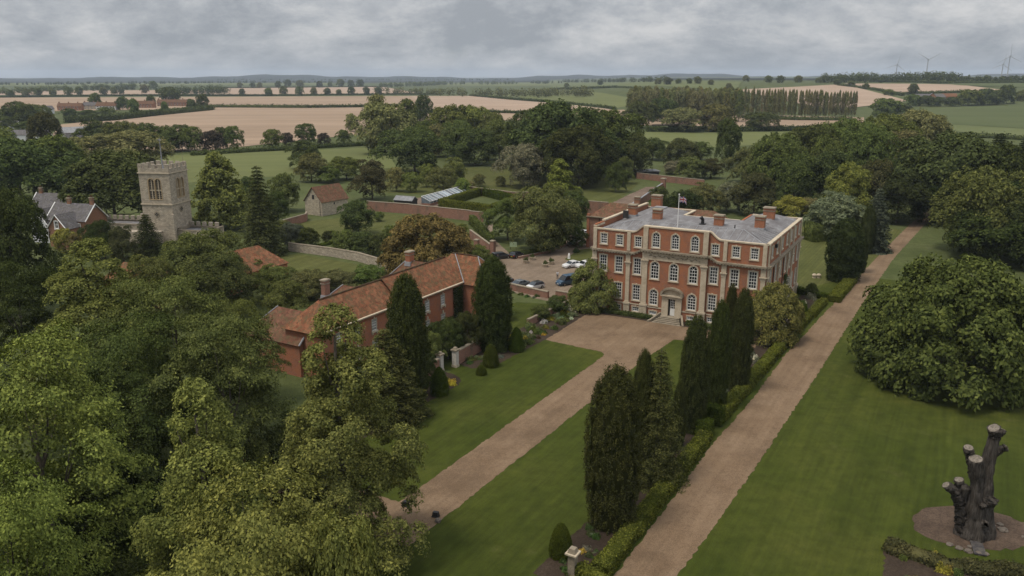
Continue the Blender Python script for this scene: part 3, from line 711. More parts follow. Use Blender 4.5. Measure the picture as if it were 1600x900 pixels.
# ------------------------------------------------------------------ building kit
def wall_grid(mb, u0, u1, z0, z1, holes, f):
    """a wall face in (u, z) with real openings; holes are (u0, u1, z0, z1, arched)"""
    us = sorted({u0, u1, *[x for h in holes for x in h[:2]]}); zs = sorted({z0, z1, *[x for h in holes for x in h[2:4]]})
    for i in range(len(us) - 1):
        for j in range(len(zs) - 1):
            a, b = (us[i] + us[i + 1]) / 2, (zs[j] + zs[j + 1]) / 2
            if any(h[0] < a < h[1] and h[2] < b < h[3] for h in holes): continue
            mb.face([f(us[i], zs[j]), f(us[i + 1], zs[j]), f(us[i + 1], zs[j + 1]), f(us[i], zs[j + 1])])
    for h in holes:
        if h[4]:
            c, r = (h[0] + h[1]) / 2, (h[1] - h[0]) / 2; zc = h[3] - r
            for sgn in (-1, 1):
                pts = [f(c + sgn * r, h[3])] + [f(c + sgn * r * math.cos(t), zc + r * math.sin(t)) for t in np.linspace(math.pi / 2, 0, 6)]
                mb.face(pts if sgn < 0 else pts[::-1])
WIN = {}
def window_meshes(w_, h_, arched, cols, rows, sur=0.17, bar=0.055, frame=0.11):
    k = (w_, h_, arched, cols, rows, sur, bar)
    if k in WIN: return WIN[k]
    iw, ih = w_ - 2 * sur, h_ - sur * 1.7
    zb = sur * 0.7
    def outline(hw, z0, z1, arch):
        if not arch: return [(-hw, z0), (hw, z0), (hw, z1), (-hw, z1)]
        zc = z1 - hw; return [(-hw, z0), (hw, z0)] + [(hw * math.cos(t), zc + hw * math.sin(t)) for t in np.linspace(0, math.pi, 13)]
    inn, ot = outline(iw / 2, zb, zb + ih, arched), outline(w_ / 2, 0, h_, arched)
    s = MB(); n = len(inn)
    for k2 in range(n):
        q = (k2 + 1) % n; a, b, c, d = ot[k2], ot[q], inn[q], inn[k2]
        P = lambda p, y: (p[0], y, p[1])
        s.face([P(a, -0.09), P(b, -0.09), P(c, -0.09), P(d, -0.09)]); s.face([P(d, -0.09), P(c, -0.09), P(c, 0.14), P(d, 0.14)]); s.face([P(b, -0.09), P(a, -0.09), P(a, 0.02), P(b, 0.02)])
    s.box(-w_ / 2 - 0.06, w_ / 2 + 0.06, -0.17, 0.0, -0.08, 0.05)                     # sill
    kz = h_ - 0.03; s.box(-0.12, 0.12, -0.15, 0.0, kz - sur, kz + 0.12, -0.03)        # keystone
    b = MB(); iz0, iz1 = zb, zb + ih; zc = iz1 - iw / 2 if arched else iz1
    def xb(x0, x1, z0, z1): b.box(x0, x1, 0.03, 0.09, z0, z1)
    xb(-iw / 2, -iw / 2 + frame, iz0, zc); xb(iw / 2 - frame, iw / 2, iz0, zc); xb(-iw / 2 + frame, iw / 2 - frame, iz0, iz0 + frame * 1.3)
    if not arched: xb(-iw / 2 + frame, iw / 2 - frame, iz1 - frame, iz1)
    for c in range(1, cols): x = -iw / 2 + frame + (iw - 2 * frame) * c / cols; xb(x - bar / 2, x + bar / 2, iz0 + frame * 1.3, zc - (0 if arched else frame))
    zt = zc if arched else iz1 - frame
    for r_ in range(1, rows + (1 if arched else 0)):
        z = iz0 + frame * 1.3 + (zt - iz0 - frame * 1.3) * r_ / rows; t = bar * (1.5 if r_ == rows // 2 else 1)
        b.box(-iw / 2 + frame, iw / 2 - frame, 0.025, 0.085, z - t / 2, z + t / 2)
    if arched:
        R1, R2 = iw / 2, iw / 2 - frame
        for t0, t1 in zip(np.linspace(0, math.pi, 11)[:-1], np.linspace(0, math.pi, 11)[1:]):
            b.face([(R1 * math.cos(t0), 0.03, zc + R1 * math.sin(t0)), (R1 * math.cos(t1), 0.03, zc + R1 * math.sin(t1)), (R2 * math.cos(t1), 0.03, zc + R2 * math.sin(t1)), (R2 * math.cos(t0), 0.03, zc + R2 * math.sin(t0))])
        for t in (math.pi / 3, 2 * math.pi / 3): b.tube([(0, 0.05, zc), (R2 * math.cos(t), 0.05, zc + R2 * math.sin(t))], [bar * .55, bar * .55], 4)
        b.face([(0.28 * R2 * math.cos(t), 0.028, zc + 0.28 * R2 * math.sin(t)) for t in np.linspace(0, math.pi, 7)])
    g = MB(); g.face([(x, 0.1, z) for x, z in outline(iw / 2 + 0.02, zb - 0.02, zb + ih + 0.02, arched)])
    ms = s.mesh('window'), b.mesh('sash'), g.mesh('pane')
    WIN[k] = (*ms, iw, ih, zb); return WIN[k]
def window(parent, x, y, z, rz, w_, h_, arched=False, cols=3, rows=4, stone=None, **kw):
    s, b, g, iw, ih, zb = window_meshes(w_, h_, arched, cols, rows, **kw)
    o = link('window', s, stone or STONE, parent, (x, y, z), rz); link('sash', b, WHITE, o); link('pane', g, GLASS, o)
    return (-iw / 2, iw / 2, z + zb, z + zb + ih, arched)
def chimney(parent, x, y, z, wx, wy, h, brick, cap=None, pots=0, flash=True):
    o = MB().box(x - wx / 2, x + wx / 2, y - wy / 2, y + wy / 2, z - 1.5, z + h).build('chimney', brick, parent)
    c = MB(); c.box(x - wx / 2 - .08, x + wx / 2 + .08, y - wy / 2 - .08, y + wy / 2 + .08, z + h - 0.5, z + h - 0.36); c.box(x - wx / 2 - .14, x + wx / 2 + .14, y - wy / 2 - .14, y + wy / 2 + .14, z + h + .003, z + h + .2, .05, .05)
    c.build('cap', cap or STONE_D, o)
    if flash: MB().box(x - wx / 2 - .18, x + wx / 2 + .18, y - wy / 2 - .18, y + wy / 2 + .18, z - .6, z + .14, .1, .1).build('flashing', FLASH, o)
    for k in range(pots):
        px = x + wx * (k + .5) / pots - wx / 2; MB().tube([(px, y, z + h + .15), (px, y, z + h + .75)], [.15, .12], 8).build('chimney_pot', TILE, o)
    return o
def roof_gable(mb, x0, x1, y0, y1, ze, zr, ov=0.3, hip0=0.0, hip1=0.0, th=0.12):
    """ridge along x; hip0/hip1 = how far the ridge ends stand back from the ends"""
    ym = (y0 + y1) / 2; sl = (zr - ze) / (ym - y0); zo = ze - sl * ov
    n1_ = Vector((0, -(zr - ze), ym - y0)).normalized(); n2_ = Vector((0, (zr - ze), ym - y0)).normalized()
    ex0 = x0 - ov; ex1 = x1 + ov; rx0 = x0 + hip0 if hip0 else ex0; rx1 = x1 - hip1 if hip1 else ex1
    mb.slab([(ex0, y0 - ov, zo), (ex1, y0 - ov, zo), (rx1, ym, zr), (rx0, ym, zr)], th, n1_)
    mb.slab([(ex1, y1 + ov, zo), (ex0, y1 + ov, zo), (rx0, ym, zr), (rx1, ym, zr)], th, n2_)
    if hip0: mb.face([(ex0, y1 + ov, zo), (ex0, y0 - ov, zo), (rx0, ym, zr)], [(0, 0), (y1 - y0 + 2 * ov, 0), ((y1 - y0) / 2 + ov, math.hypot(hip0, zr - ze))])
    if hip1: mb.face([(ex1, y0 - ov, zo), (ex1, y1 + ov, zo), (rx1, ym, zr)], [(0, 0), (y1 - y0 + 2 * ov, 0), ((y1 - y0) / 2 + ov, math.hypot(hip1, zr - ze))])
def ridge_tiles(parent, pts, r, material, name='ridge_tiles'):
    return MB().tube(pts, [r] * len(pts), 6).build(name, material, parent)
def gable_walls(mb, x0, x1, y0, y1, ze, zr, gables=(True, True)):
    mb.box(x0, x1, y0, y1, -0.2, ze); ym = (y0 + y1) / 2
    for x, g_ in ((x0, gables[0]), (x1, gables[1])):
        if g_: mb.prism([(0, 0)], 0, 0) if False else mb.face([(x, y0, ze), (x, y1, ze), (x, ym, zr)])

# ------------------------------------------------------------------ the hall
HA = R(-29.4); HW, HD, HC = 30.6, 28.5, 15.25
hall = empty('country_house', (14.6, 140.2, 0), HA, 'large red brick country house with stone pilasters, tall white sash windows and flag', 'country house')
def scurve(off, lo, hi):
    t = (off - 5.7) / 2.1
    return hi if t <= 0 else lo if t >= 1 else hi - (hi - lo) * (0.5 - 0.5 * math.cos(math.pi * t ** 0.8))
topz = lambda u: scurve(abs(u - HC), 14.8, 16.05)
corz = lambda u: scurve(abs(u - HC), 11.15, 12.0)
yf = lambda u: -0.4 if abs(u - HC) <= 5.7 else 0.0
holes_l, holes_c, holes_r, holes_s = [], [], [], []
def hwin(u, z0, z1, w_, arched, rows):
    h = window(hall, u, yf(u), z0, 0, w_, round(z1 - z0, 3), arched, 3, rows)
    (holes_c if abs(u - HC) < 5.7 else holes_l if u < HC else holes_r).append((u + h[0], u + h[1], h[2], h[3], h[4]))
for off in (6.75, 10.2, 13.2):
    for sg in (-1, 1):
        u = HC + sg * off
        hwin(u, 11.95, 14.1, 1.55, False, 4); hwin(u, 7.05, 10.25, 1.7, False, 5); hwin(u, 2.35, 5.45, 1.7, False, 5); hwin(u, 0.3, 1.4, 1.55, False, 2)
for off in (-3.4, 0, 3.4):
    hwin(HC + off, 12.3, 15.2, 1.65, True, 4); hwin(HC + off, 6.75, 10.1, 1.8, True, 4)
    if off: hwin(HC + off, 2.05, 5.15, 1.8, True, 4); hwin(HC + off, 0.3, 1.2, 1.6, False, 2)
# the door opening
holes_c.append((HC - 0.62, HC + 0.62, 0.7, 3.7, False))
for (u0, u1, hs, y, zt) in ((0, HC - 5.7, holes_l, 0, 14.3), (HC - 5.7, HC + 5.7, holes_c, -0.4, 15.5), (HC + 5.7, HW, holes_r, 0, 14.3)):
    mb = MB(); wall_grid(mb, u0, u1, -0.3, zt, hs, lambda u, z, y=y: (u, y, z))
    if y < 0:
        for x in (u0, u1): mb.face([(x, -0.4, -0.3), (x, 0.3, -0.3), (x, 0.3, zt), (x, -0.4, zt)])
    mb.build('front_wall', BRICK, hall)
# side walls, back
sy = [3.0, 7.0, 11.2, 15.2, 19.2, 23.0, 26.4]
mb = MB()
for v in sy:
    for z0, z1, rows in ((11.95, 14.1, 4), (7.05, 10.25, 5), (2.35, 5.45, 5), (0.3, 1.4, 2)):
        h = window(hall, HW, v, z0, math.pi / 2, 1.55, round(z1 - z0, 3), False, 3, rows)
        holes_s.append((v + h[0], v + h[1], h[2], h[3], False))
wall_grid(mb, 0, HD, -0.3, 14.3, holes_s, lambda u, z: (HW, u, z)); mb.build('side_wall', BRICK, hall)
mb = MB(); mb.face([(0, 0, -.3), (0, 27, -.3), (0, 27, 14.3), (0, 0, 14.3)]); mb.build('side_wall', BRICK, hall)
mb = MB()
for p, q in (((0, 27), (10, 27)), ((10, 27), (10, 20)), ((10, 20), (21, 20)), ((21, 20), (21, HD)), ((21, HD), (HW, HD))): mb.face([(*p, -.3), (*q, -.3), (*q, 14.3), (*p, 14.3)])
mb.build('rear_wall', BRICK, hall)
us = sorted({0.0, HW, *[round(x, 2) for x in np.linspace(0, HW, 24)], *[HC + s * (5.7 + 2.1 * k / 9) for s in (-1, 1) for k in range(10)], *[HC + s * 5.699 for s in (-1, 1)]})
def ribbon(zl, zh, yo, yi, uu=None, ends=True):
    """a moulding swept along the front: zl(u)..zh(u) high, from yo out of the wall to yi behind it"""
    mb = MB(); uu = uu or us
    for a, b in zip(uu[:-1], uu[1:]):
        m = (a + b) / 2; y0, y1 = yf(m) + yo, yi
        A = [(a, y0, zl(a)), (a, y1, zl(a)), (a, y1, zh(a)), (a, y0, zh(a))]; B = [(b, y0, zl(b)), (b, y1, zl(b)), (b, y1, zh(b)), (b, y0, zh(b))]
        for i in range(4): j = (i + 1) % 4; mb.face([A[i], B[i], B[j], A[j]])
        mb.face(A); mb.face(B[::-1])
    return mb
def along(mb, zl, zh, o, ins, left=True, right=True):      # the same moulding along the side walls
    if right: mb.box(HW - ins, HW + o, 0.0, HD + o, zl, zh)
    if left: mb.box(-o, ins, 0.0, 27 + o, zl, zh)
    return mb
lo = [u for u in us if u <= HC - 5.699]; hi_ = [u for u in us if u >= HC + 5.699]
for uu in (lo, hi_): ribbon(lambda u: 14.3, lambda u: topz(u) - .22, 0.0, 0.38, uu).build('parapet', BRICK, hall)
ribbon(lambda u: 15.5, lambda u: 15.83, 0.0, 0.38, [HC - 5.699, HC + 5.699]).build('parapet', BRICK, hall)
mb = MB(); mb.box(HW - .38, HW, 0.38, HD, 14.3, 14.58); mb.box(0, .38, 0.38, 27, 14.3, 15.4); mb.box(.38, 10, 26.6, 27, 14.3, 14.7); mb.box(10.0, 10.38, 20.4, 27, 14.3, 14.7); mb.box(10.38, 21, 19.6, 20, 14.3, 14.7); mb.box(21, 21.38, 20, HD, 14.3, 14.7); mb.box(21.38, HW - .38, HD - .4, HD, 14.3, 14.58)
mb.build('parapet', BRICK, hall)
mb = ribbon(lambda u: topz(u) - .22, topz, -0.14, 0.5); along(mb, 14.583, 14.8, .14, .5, left=False)
mb.box(-.14, .5, .3, 4, 14.9, 15.2); mb.box(-.14, .5, 4, 27, 15.4, 15.65); mb.box(.5, 10.5, 26.5, 27.1, 14.703, 14.9); mb.box(10, 10.6, 20.1, 26.5, 14.703, 14.9); mb.box(10.6, 21, 19.5, 20.1, 14.703, 14.9); mb.box(21.4, HW - .5, HD - .5, HD + .1, 14.583, 14.8)
mb.build('coping', STONE, hall)
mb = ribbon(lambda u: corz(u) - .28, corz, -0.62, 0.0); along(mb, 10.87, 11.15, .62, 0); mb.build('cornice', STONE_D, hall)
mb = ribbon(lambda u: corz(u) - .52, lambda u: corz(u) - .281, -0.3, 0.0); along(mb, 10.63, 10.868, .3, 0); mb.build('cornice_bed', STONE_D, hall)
mb = MB(); u = 0.2
while u < HW:
    c = corz(u); mb.box(u - .11, u + .11, yf(u) - .55, yf(u) - .302, c - .46, c - .282); u += 0.52
v = 0.5
while v < HD: mb.box(HW + .302, HW + .55, v - .11, v + .11, 10.69, 10.868); v += 0.52
o = mb.build('modillions', STONE, hall); o['kind'] = 'stuff'
# frieze over the middle with carved scrolls
fz = MB().box(HC - 5.72, HC + 5.72, -0.47, -0.402, 10.4, 11.478).build('frieze', STONE, hall)
mb = MB()
for k in range(34):
    x = HC - 4.4 + 8.8 * k / 33; r_ = 0.13 + 0.06 * math.sin(k * 2.1)
    mb.tube([(x, -0.46, 10.95 + 0.14 * math.sin(k * 1.3)), (x + .05, -0.56, 10.98 + 0.14 * math.sin(k * 1.3))], [r_, r_ * .5], 6)
o = mb.build('carving', STONE_D, fz); o['kind'] = 'stuff'
MB().box(HC - 5.72, HC + 5.72, -0.56, -0.402, 10.2, 10.397).build('architrave', STONE, hall)
# pilasters
def pilaster(u, w_, z0, z1, y, cap=0.0, base=0.0, rz=0):
    mb = MB(); mb.box(-w_ / 2, w_ / 2, -0.2, 0, z0, z1)
    if base: mb.box(-w_ / 2 - .17, w_ / 2 + .17, -0.36, 0, -0.2, z0 + base); mb.box(-w_ / 2 - .24, w_ / 2 + .24, -.44, 0, z0 + base - .28, z0 + base + .02); mb.box(-w_ / 2 - .1, w_ / 2 + .1, -.3, 0, z0 + base + .02, z0 + base + .3, .08, .0)
    if cap: mb.box(-w_ / 2 - .02, w_ / 2 + .02, -.24, 0, cap, cap + .55, -.14, 0); mb.box(-w_ / 2 - .22, w_ / 2 + .22, -.4, 0, cap + .55, cap + .72); mb.box(-w_ / 2 - .05, w_ / 2 + .05, -.27, 0, cap + .72, z1)
    mb.build('pilaster', STONE, hall, (u, y, 0) if not rz else (HW, u, 0), rz)
for sg in (-1, 1):
    pilaster(HC + sg * 14.85, 0.72, 0, 10.6, 0, 8.6, 1.9); pilaster(HC + sg * 8.45, 0.72, 0, 10.6, 0, 8.6, 1.9); pilaster(HC + sg * 5.2, 0.95, 0, 10.2, -0.4, 9.4, 2.1)
    pilaster(HC + sg * 14.85, 0.66, 11.16, 14.58, 0); pilaster(HC + sg * 8.45, 0.62, 11.3, 14.6, 0); pilaster(HC + sg * 5.25, 0.85, 12.01, 15.83, -0.4)
for v in (0.5, 9.1, 17.2, 21.1, HD - .5): pilaster(v, 0.66, 0, 10.6, 0, 8.6, 1.9, math.pi / 2); pilaster(v, 0.62, 11.16, 14.58, 0, rz=math.pi / 2)
# plinth band
mb = MB()
for x0, x1, y in ((0.0, HC - 9, 0), (HC - 8, HC - 5.9, 0), (HC - 4.6, HC - 1.7, -.4), (HC + 1.7, HC + 4.6, -.4), (HC + 5.9, HC + 8, 0), (HC + 9, HW, 0)): MB().box(x0, x1, y - .09, y - .001, 1.62, 1.84).build('plinth_band', STONE, hall)
mb.box(HW + .001, HW + .09, 0.9, HD, 1.62, 1.84); mb.build('plinth_band', STONE, hall)
# doorcase
ds = MB(); ds.box(HC - 1.75, HC - .62, -.78, -.402, 0.5, 3.75); ds.box(HC + .62, HC + 1.75, -.78, -.402, .5, 3.75); ds.box(HC - 1.75, HC + 1.75, -.86, -.402, 3.753, 4.2)
ds.box(HC - 1.95, HC + 1.95, -1.15, -.402, 4.2, 4.45)
door_s = ds.build('door_surround', STONE, hall)
arcp = [(HC + 2.05 * math.cos(t) , 4.45 + 1.35 * math.sin(t)) for t in np.linspace(0.0, math.pi, 15)]
mb = MB()
for (x0, z0), (x1, z1) in zip(arcp[:-1], arcp[1:]):
    mb.prism([(x0, z0), (x1, z1), (HC + (x1 - HC) * .8, 4.45 + (z1 - 4.45) * .78), (HC + (x0 - HC) * .8, 4.45 + (z0 - 4.45) * .78)], -1.2, -.402)
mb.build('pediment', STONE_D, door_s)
MB().prism([(HC + (x - HC) * .8, 4.452 + (z - 4.45) * .78) for x, z in arcp], -.7, -.402).build('tympanum', STONE, door_s)
mb = MB(); mb.box(HC - .62, HC - .1, -.3, -.22, .7, 3.7); mb.build('door', BLACKP, hall)
dl = MB().box(HC - .3, HC + .6, -.42, -.34, .72, 2.0).build('door', WHITE, hall); dl['label'] = 'white half-glazed door leaf'
mb = MB()
for k in range(4): x = HC - .3 + .84 * k / 3; mb.box(x, x + .06, -.42, -.34, 2.003, 3.66)
for k in range(4): z = 2.35 + .42 * k; mb.box(HC - .24, HC + .54, -.415, -.345, z, z + .05)
mb.build('glazing_bars', WHITE, dl); MB().box(HC - .29, HC + .59, -.39, -.37, 2.003, 3.66).build('pane', GLASS, dl)
st = empty('front_steps', (0, 0, 0)); st.parent = hall
for k in range(5):
    w_ = 1.7 + .2 * k; y0 = -1.2 - .46 * k; MB().box(HC - w_, HC + w_, y0 - .46, y0 if k else -.41, -.05, .68 - .155 * k).box(HC - w_, HC + w_, y0 - .52, y0 - .461, .6 - .155 * k, .677 - .155 * k).build('step', STONE_D, st)
for sg in (-1, 1):
    mb = MB(); P = [(HC + sg * (1.9 + .2 * k), -.75 - .5 * k, max(.3, 1.15 - .16 * k)) for k in range(7)]
    for a, b in zip(P[:-1], P[1:]):
        q = [(a[0] - .16, a[1]), (a[0] + .16, a[1]), (b[0] + .16, b[1]), (b[0] - .16, b[1])]
        t = [(x, y, a[2] if i < 2 else b[2]) for i, (x, y) in enumerate(q)]; bt = [(x, y, -.1) for x, y in q]
        mb.face(t[::-1]); [mb.face([bt[i], bt[(i + 1) % 4], t[(i + 1) % 4], t[i]]) for i in range(4)]
    mb.build('stair_wall', STONE_D, st)
# lead roof with rolls
rf = MB()
def hip(x0, x1, y0, y1, ze, zr, ix, iy):
    A = [(x0, y0, ze), (x1, y0, ze), (x1, y1, ze), (x0, y1, ze)]; B = [(x0 + ix, y0 + iy, zr), (x1 - ix, y0 + iy, zr), (x1 - ix, y1 - iy, zr), (x0 + ix, y1 - iy, zr)]
    for i in range(4): j = (i + 1) % 4; rf.face([A[i], A[j], B[j], B[i]])
    rf.face(B)
hip(.38, HW - .38, .38, 20, 14.35, 15.75, 5.0, 5.2); hip(.38, 10, 12, 26.6, 14.42, 15.7, 3.2, 4.0); hip(21, HW - .38, 12, HD - .4, 14.42, 15.78, 3.4, 4.0)
roof = rf.build('roof', LEAD, hall)
mb = MB()
for k in range(22):
    x = 1.6 + k * 1.3
    if x > HW - 1.6: break
    x2 = min(max(x, 5.38), HW - 5.38); f_ = max(.05, 1 - abs(x2 - x) / 5.0)
    mb.tube([(x, .4, 14.37), (x, .38 + 5.2 * f_, 14.35 + 1.4 * f_)], [.05, .05], 5)
for k in range(17):
    y = 1.6 + k * 1.5; mb.tube([(HW - .42, y, 14.43), (HW - 3.9, max(y, 4.3) if y < 20 else min(y, 24), 15.72)], [.05, .05], 5)
mb.tube([(5.38, 5.58, 15.76), (HW - 5.38, 5.58, 15.76)], [.09, .09], 6); mb.tube([(.4, .4, 14.36), (5.38, 5.58, 15.76)], [.09, .09], 6); mb.tube([(HW - .4, .4, 14.36), (HW - 5.38, 5.58, 15.76)], [.09, .09], 6)
o = mb.build('lead_rolls', FLASH, roof); o['kind'] = 'stuff'
for x, y, wx, wy, h in ((8.7, 8.9, 1.55, 1.3, 2.0), (3.4, 23.6, 1.9, 1.4, 2.3), (2.6, 12.4, 1.5, 1.3, 1.9), (20.2, 8.1, 1.55, 1.3, 2.0), (26.7, 10.5, 1.6, 1.3, 2.0), (26.3, 19.5, 1.9, 1.4, 2.2)):
    chimney(hall, x, y, 15.4, wx, wy, h, BRICK)
mb = MB(); mb.box(1.3, 2.2, 10.6, 11.2, 15, 16.4); mb.build('roof_hatch', DARKW, roof)
mb = MB().tube([(17.5, 7.4, 15.6), (17.5, 7.4, 16.6), (17.2, 7.2, 17.0)], [.3, .3, .35], 8); mb.box(17.0, 18.0, 6.9, 7.9, 15.6, 15.9); mb.build('flue_cowl', BLACKP, roof)
MB().tube([(23.4, 6.4, 15.6), (23.4, 6.4, 16.3)], [.1, .1], 8).build('flue', BLACKP, roof)
MB().box(3.9, 6.2, 20.4, 22, 15.5, 15.95).build('skylight', FLASH, roof)
for k, (x, y, z0, z1) in enumerate(((HC - 9.5, -.08, 0.2, 10.6), (HC + 11.7, -.08, .2, 10.6))): pass
for v in (5.0, 13.2): MB().tube([(HW + .1, v, .2), (HW + .1, v, 10.6)], [.07, .07], 6).build('downpipe', BLACKP, hall)
MB().box(HW + .05, HW + .4, 4.7, 5.3, 13.4, 14.0).build('hopper', BLACKP, hall)
# flag
fp = empty('flagpole', hall.matrix_basis @ Vector((14.0, 4.3, 15.2)), R(12), 'tall white flagpole flying a union flag above the lead roof', 'flagpole')
MB().tube([(0, 0, -.2), (0, 0, 5.9)], [.09, .055], 8).build('pole', WHITE, fp); MB().tube([(0, 0, 5.86), (0, 0, 5.98), (0, 0, 6.08)], [.1, .13, .03], 8).build('finial', WHITE, fp)
def union(u, v):                             # u 0..2, v 0..1
    if abs(u - 1) < .1 or abs(v - .5) < .1: return 1
    if abs(u - 1) < .167 or abs(v - .5) < .167: return 0
    d = abs((v - .5) - (u - 1) * .5) / 1.118, abs((v - .5) + (u - 1) * .5) / 1.118
    if min(d) < .035: return 1
    return 0 if min(d) < .1 else 2
fl = MB(); nx_, ny_ = 48, 28; mi = []
def fpt(i, j):
    u, v = i / nx_, j / ny_
    return (0.1 + u * 1.35, .16 * math.sin(u * 6.5 + v * 1.2) * u, 5.65 - (1 - v) * 1.0 - u * u * .55 - .08 * math.sin(u * 7))
for i in range(nx_):
    for j in range(ny_): fl.face([fpt(i, j), fpt(i + 1, j), fpt(i + 1, j + 1), fpt(i, j + 1)]); mi.append(union((i + .5) / nx_ * 2, (j + .5) / ny_))
me = fl.mesh('flag'); me.materials.append(plain('flag_white', (.62, .6, .6), .8)); me.materials.append(plain('flag_red', (.35, .02, .03), .8)); me.materials.append(plain('flag_blue', (.02, .03, .14), .8))
me.polygons.foreach_set('material_index', mi); link('flag', me, None, fp)

# ------------------------------------------------------------------ the service wing (local x up the drive, local y away from it)
wing = empty('service_wing', EP(-74.9, 76.0), TH, 'long red brick service wing with clay tiled roof beside the striped lawn', 'building')
holes = {0: [], 1: []}; blocks = ((0.0, 16.8, 0.0), (16.8, 33.6, -.8))
for b_, xs in ((0, (3.2, 7.0, 10.8, 14.8)), (1, (18.9, 22.9, 27.2, 31.0))):
    y = blocks[b_][2]
    for x in xs:
        for z in (4.3, 1.0):
            h = window(wing, x, y, z, 0, 1.25, 1.9, False, 4, 4, sur=.07, bar=.06, frame=.09); holes[b_].append((x + h[0], x + h[1], h[2], h[3], False))
            wn = [c for c in wing.children if c.name.startswith('window')][-1]
            mb = MB(); mb.box(-.72, .72, -.2, 0, -.2, -.083); [mb.box(s - .1, s + .1, -.18, 0, -.48, -.203) for s in (-.5, .5)]; mb.box(-.13, .13, -.14, 0, 2.03, 2.45); mb.build('sill_brackets', STONE, wn)
for b_, (x0, x1, y) in enumerate(blocks):
    mb = MB(); wall_grid(mb, x0, x1, -.3, 7.0, holes[b_], lambda u, z, y=y: (u, y, z))
    mb.face([(x0, y, -.3), (x0, 7, -.3), (x0, 7, 7), (x0, y, 7)]); mb.face([(x1, y, -.3), (x1, 7, -.3), (x1, 7, 7), (x1, y, 7)]); mb.face([(x0, 7, -.3), (x1, 7, -.3), (x1, 7, 7), (x0, 7, 7)])
    mb.build('wall', BRICK_W, wing)
    MB().box(x0 - .1, x1 + .1, y - .34, y - .02, 6.86, 7.02).build('eaves_cornice', STONE, wing)
mb = MB(); roof_gable(mb, -0.1, 16.9, 0, 7.0, 7.0, 10.4, .35, hip0=3.4); r1_ = mb.build('roof', TILE, wing)
mb = MB(); roof_gable(mb, 16.9, 33.6, -.8, 7.0, 7.003, 10.75, .35, hip1=0); r2_ = mb.build('roof', TILE, wing)
ridge_tiles(r1_, [(3.3, 3.5, 10.42), (16.9, 3.5, 10.42)], .13, TILE_B); ridge_tiles(r2_, [(16.6, 3.1, 10.78), (33.6, 3.1, 10.78)], .13, TILE_B)
# far cross range, projecting towards the drive
mb = MB(); mb.box(33.2, 40.2, -5.2, 7.2, -.3, 6.997); mb.build('wall', BRICK_W, wing)
def roof_cross(mb, x0, x1, y0, y1, ze, zr, ov=.3, hip0=0., hip1=0.):     # ridge along y
    t = MB(); roof_gable(t, y0, y1, -x1, -x0, ze, zr, ov, hip0, hip1)
    k = len(mb.v); mb.v += [(-y, x, z) for x, y, z in t.v]; fo = len(mb.f); mb.f += [tuple(i + k for i in f_) for f_ in t.f]
    for f_, u in t.uv.items(): mb.uv[fo + f_] = u
mb = MB(); roof_cross(mb, 33.2, 40.2, -5.2, 7.2, 7.0, 10.8, .35, 3.5, 3.5); r3_ = mb.build('roof', TILE, wing)
MB().box(32.85, 40.5, -5.6, -5.25, 6.84, 7.0).build('eaves_cornice', STONE, wing)
for p, q in (((32.9, -1.25, 6.93), (36.7, 3.1, 10.85)), ((32.85, -5.55, 6.75), (36.7, -1.7, 10.85)), ((40.55, -5.55, 6.75), (36.7, -1.7, 10.85))): ridge_tiles(r3_, [p, q], .09, FLASH, 'lead_hip')
ridge_tiles(r3_, [(36.7, -1.7, 10.87), (36.7, 3.7, 10.87)], .12, TILE_B)
mb = MB(); mb.box(33.0, 33.19, -5.3, -4.7, -.2, 6.9); mb.box(40.21, 40.4, -5.3, -4.7, -.2, 6.9); [mb.box(32.98, 33.19, -5.35, -4.5, z, z + .3) for z in np.arange(0.2, 6.5, .62)]; mb.build('quoins', STONE_D, wing)
for x, y in ((5.2, 0), (20.9, -.8), (20.6, -.8)): MB().tube([(x, y - .12, .1), (x, y - .12, 6.8)], [.06, .06], 6).build('downpipe', BLACKP, wing)
# rear ranges
for x0, x1, y1, zr in ((10.2, 15.4, 10.6, 9.9), (26.8, 32.4, 11.2, 10.5)):
    MB().box(x0, x1, 6.9, y1, -.3, 6.99).build('wall', BRICK_W, wing)
    mb = MB(); roof_cross(mb, x0, x1, 3.5, y1, 7.0, zr, .3, 0, 3.0); r_ = mb.build('roof', TILE_B, wing); xm = (x0 + x1) / 2
    for x in (x0 - .3, x1 + .3): ridge_tiles(r_, [(x, y1 + .3, 6.8), (xm, y1 - 3, zr + .05)], .085, FLASH, 'lead_hip')
MB().box(-.7, 6.6, 3.8, 14.6, -.3, 5.0).build('wall', BRICK_W, wing)
mb = MB(); roof_cross(mb, -.7, 6.6, 3.8, 14.6, 5.0, 8.4, .3, 0, 3.2); r_ = mb.build('roof', TILE_B, wing)
for x in (-1.0, 6.9): ridge_tiles(r_, [(x, 14.9, 4.75), (2.95, 11.4, 8.45)], .085, FLASH, 'lead_hip')
ridge_tiles(r_, [(-1.0, 3.5, 4.8), (2.95, 3.5, 8.4)], .14, FLASH, 'lead_valley')
chimney(wing, 8.0, 6.6, 9.5, 1.0, .8, 2.3, BRICK_G); chimney(wing, 29.6, 7.6, 10.2, 1.3, .9, 1.7, BRICK_W)

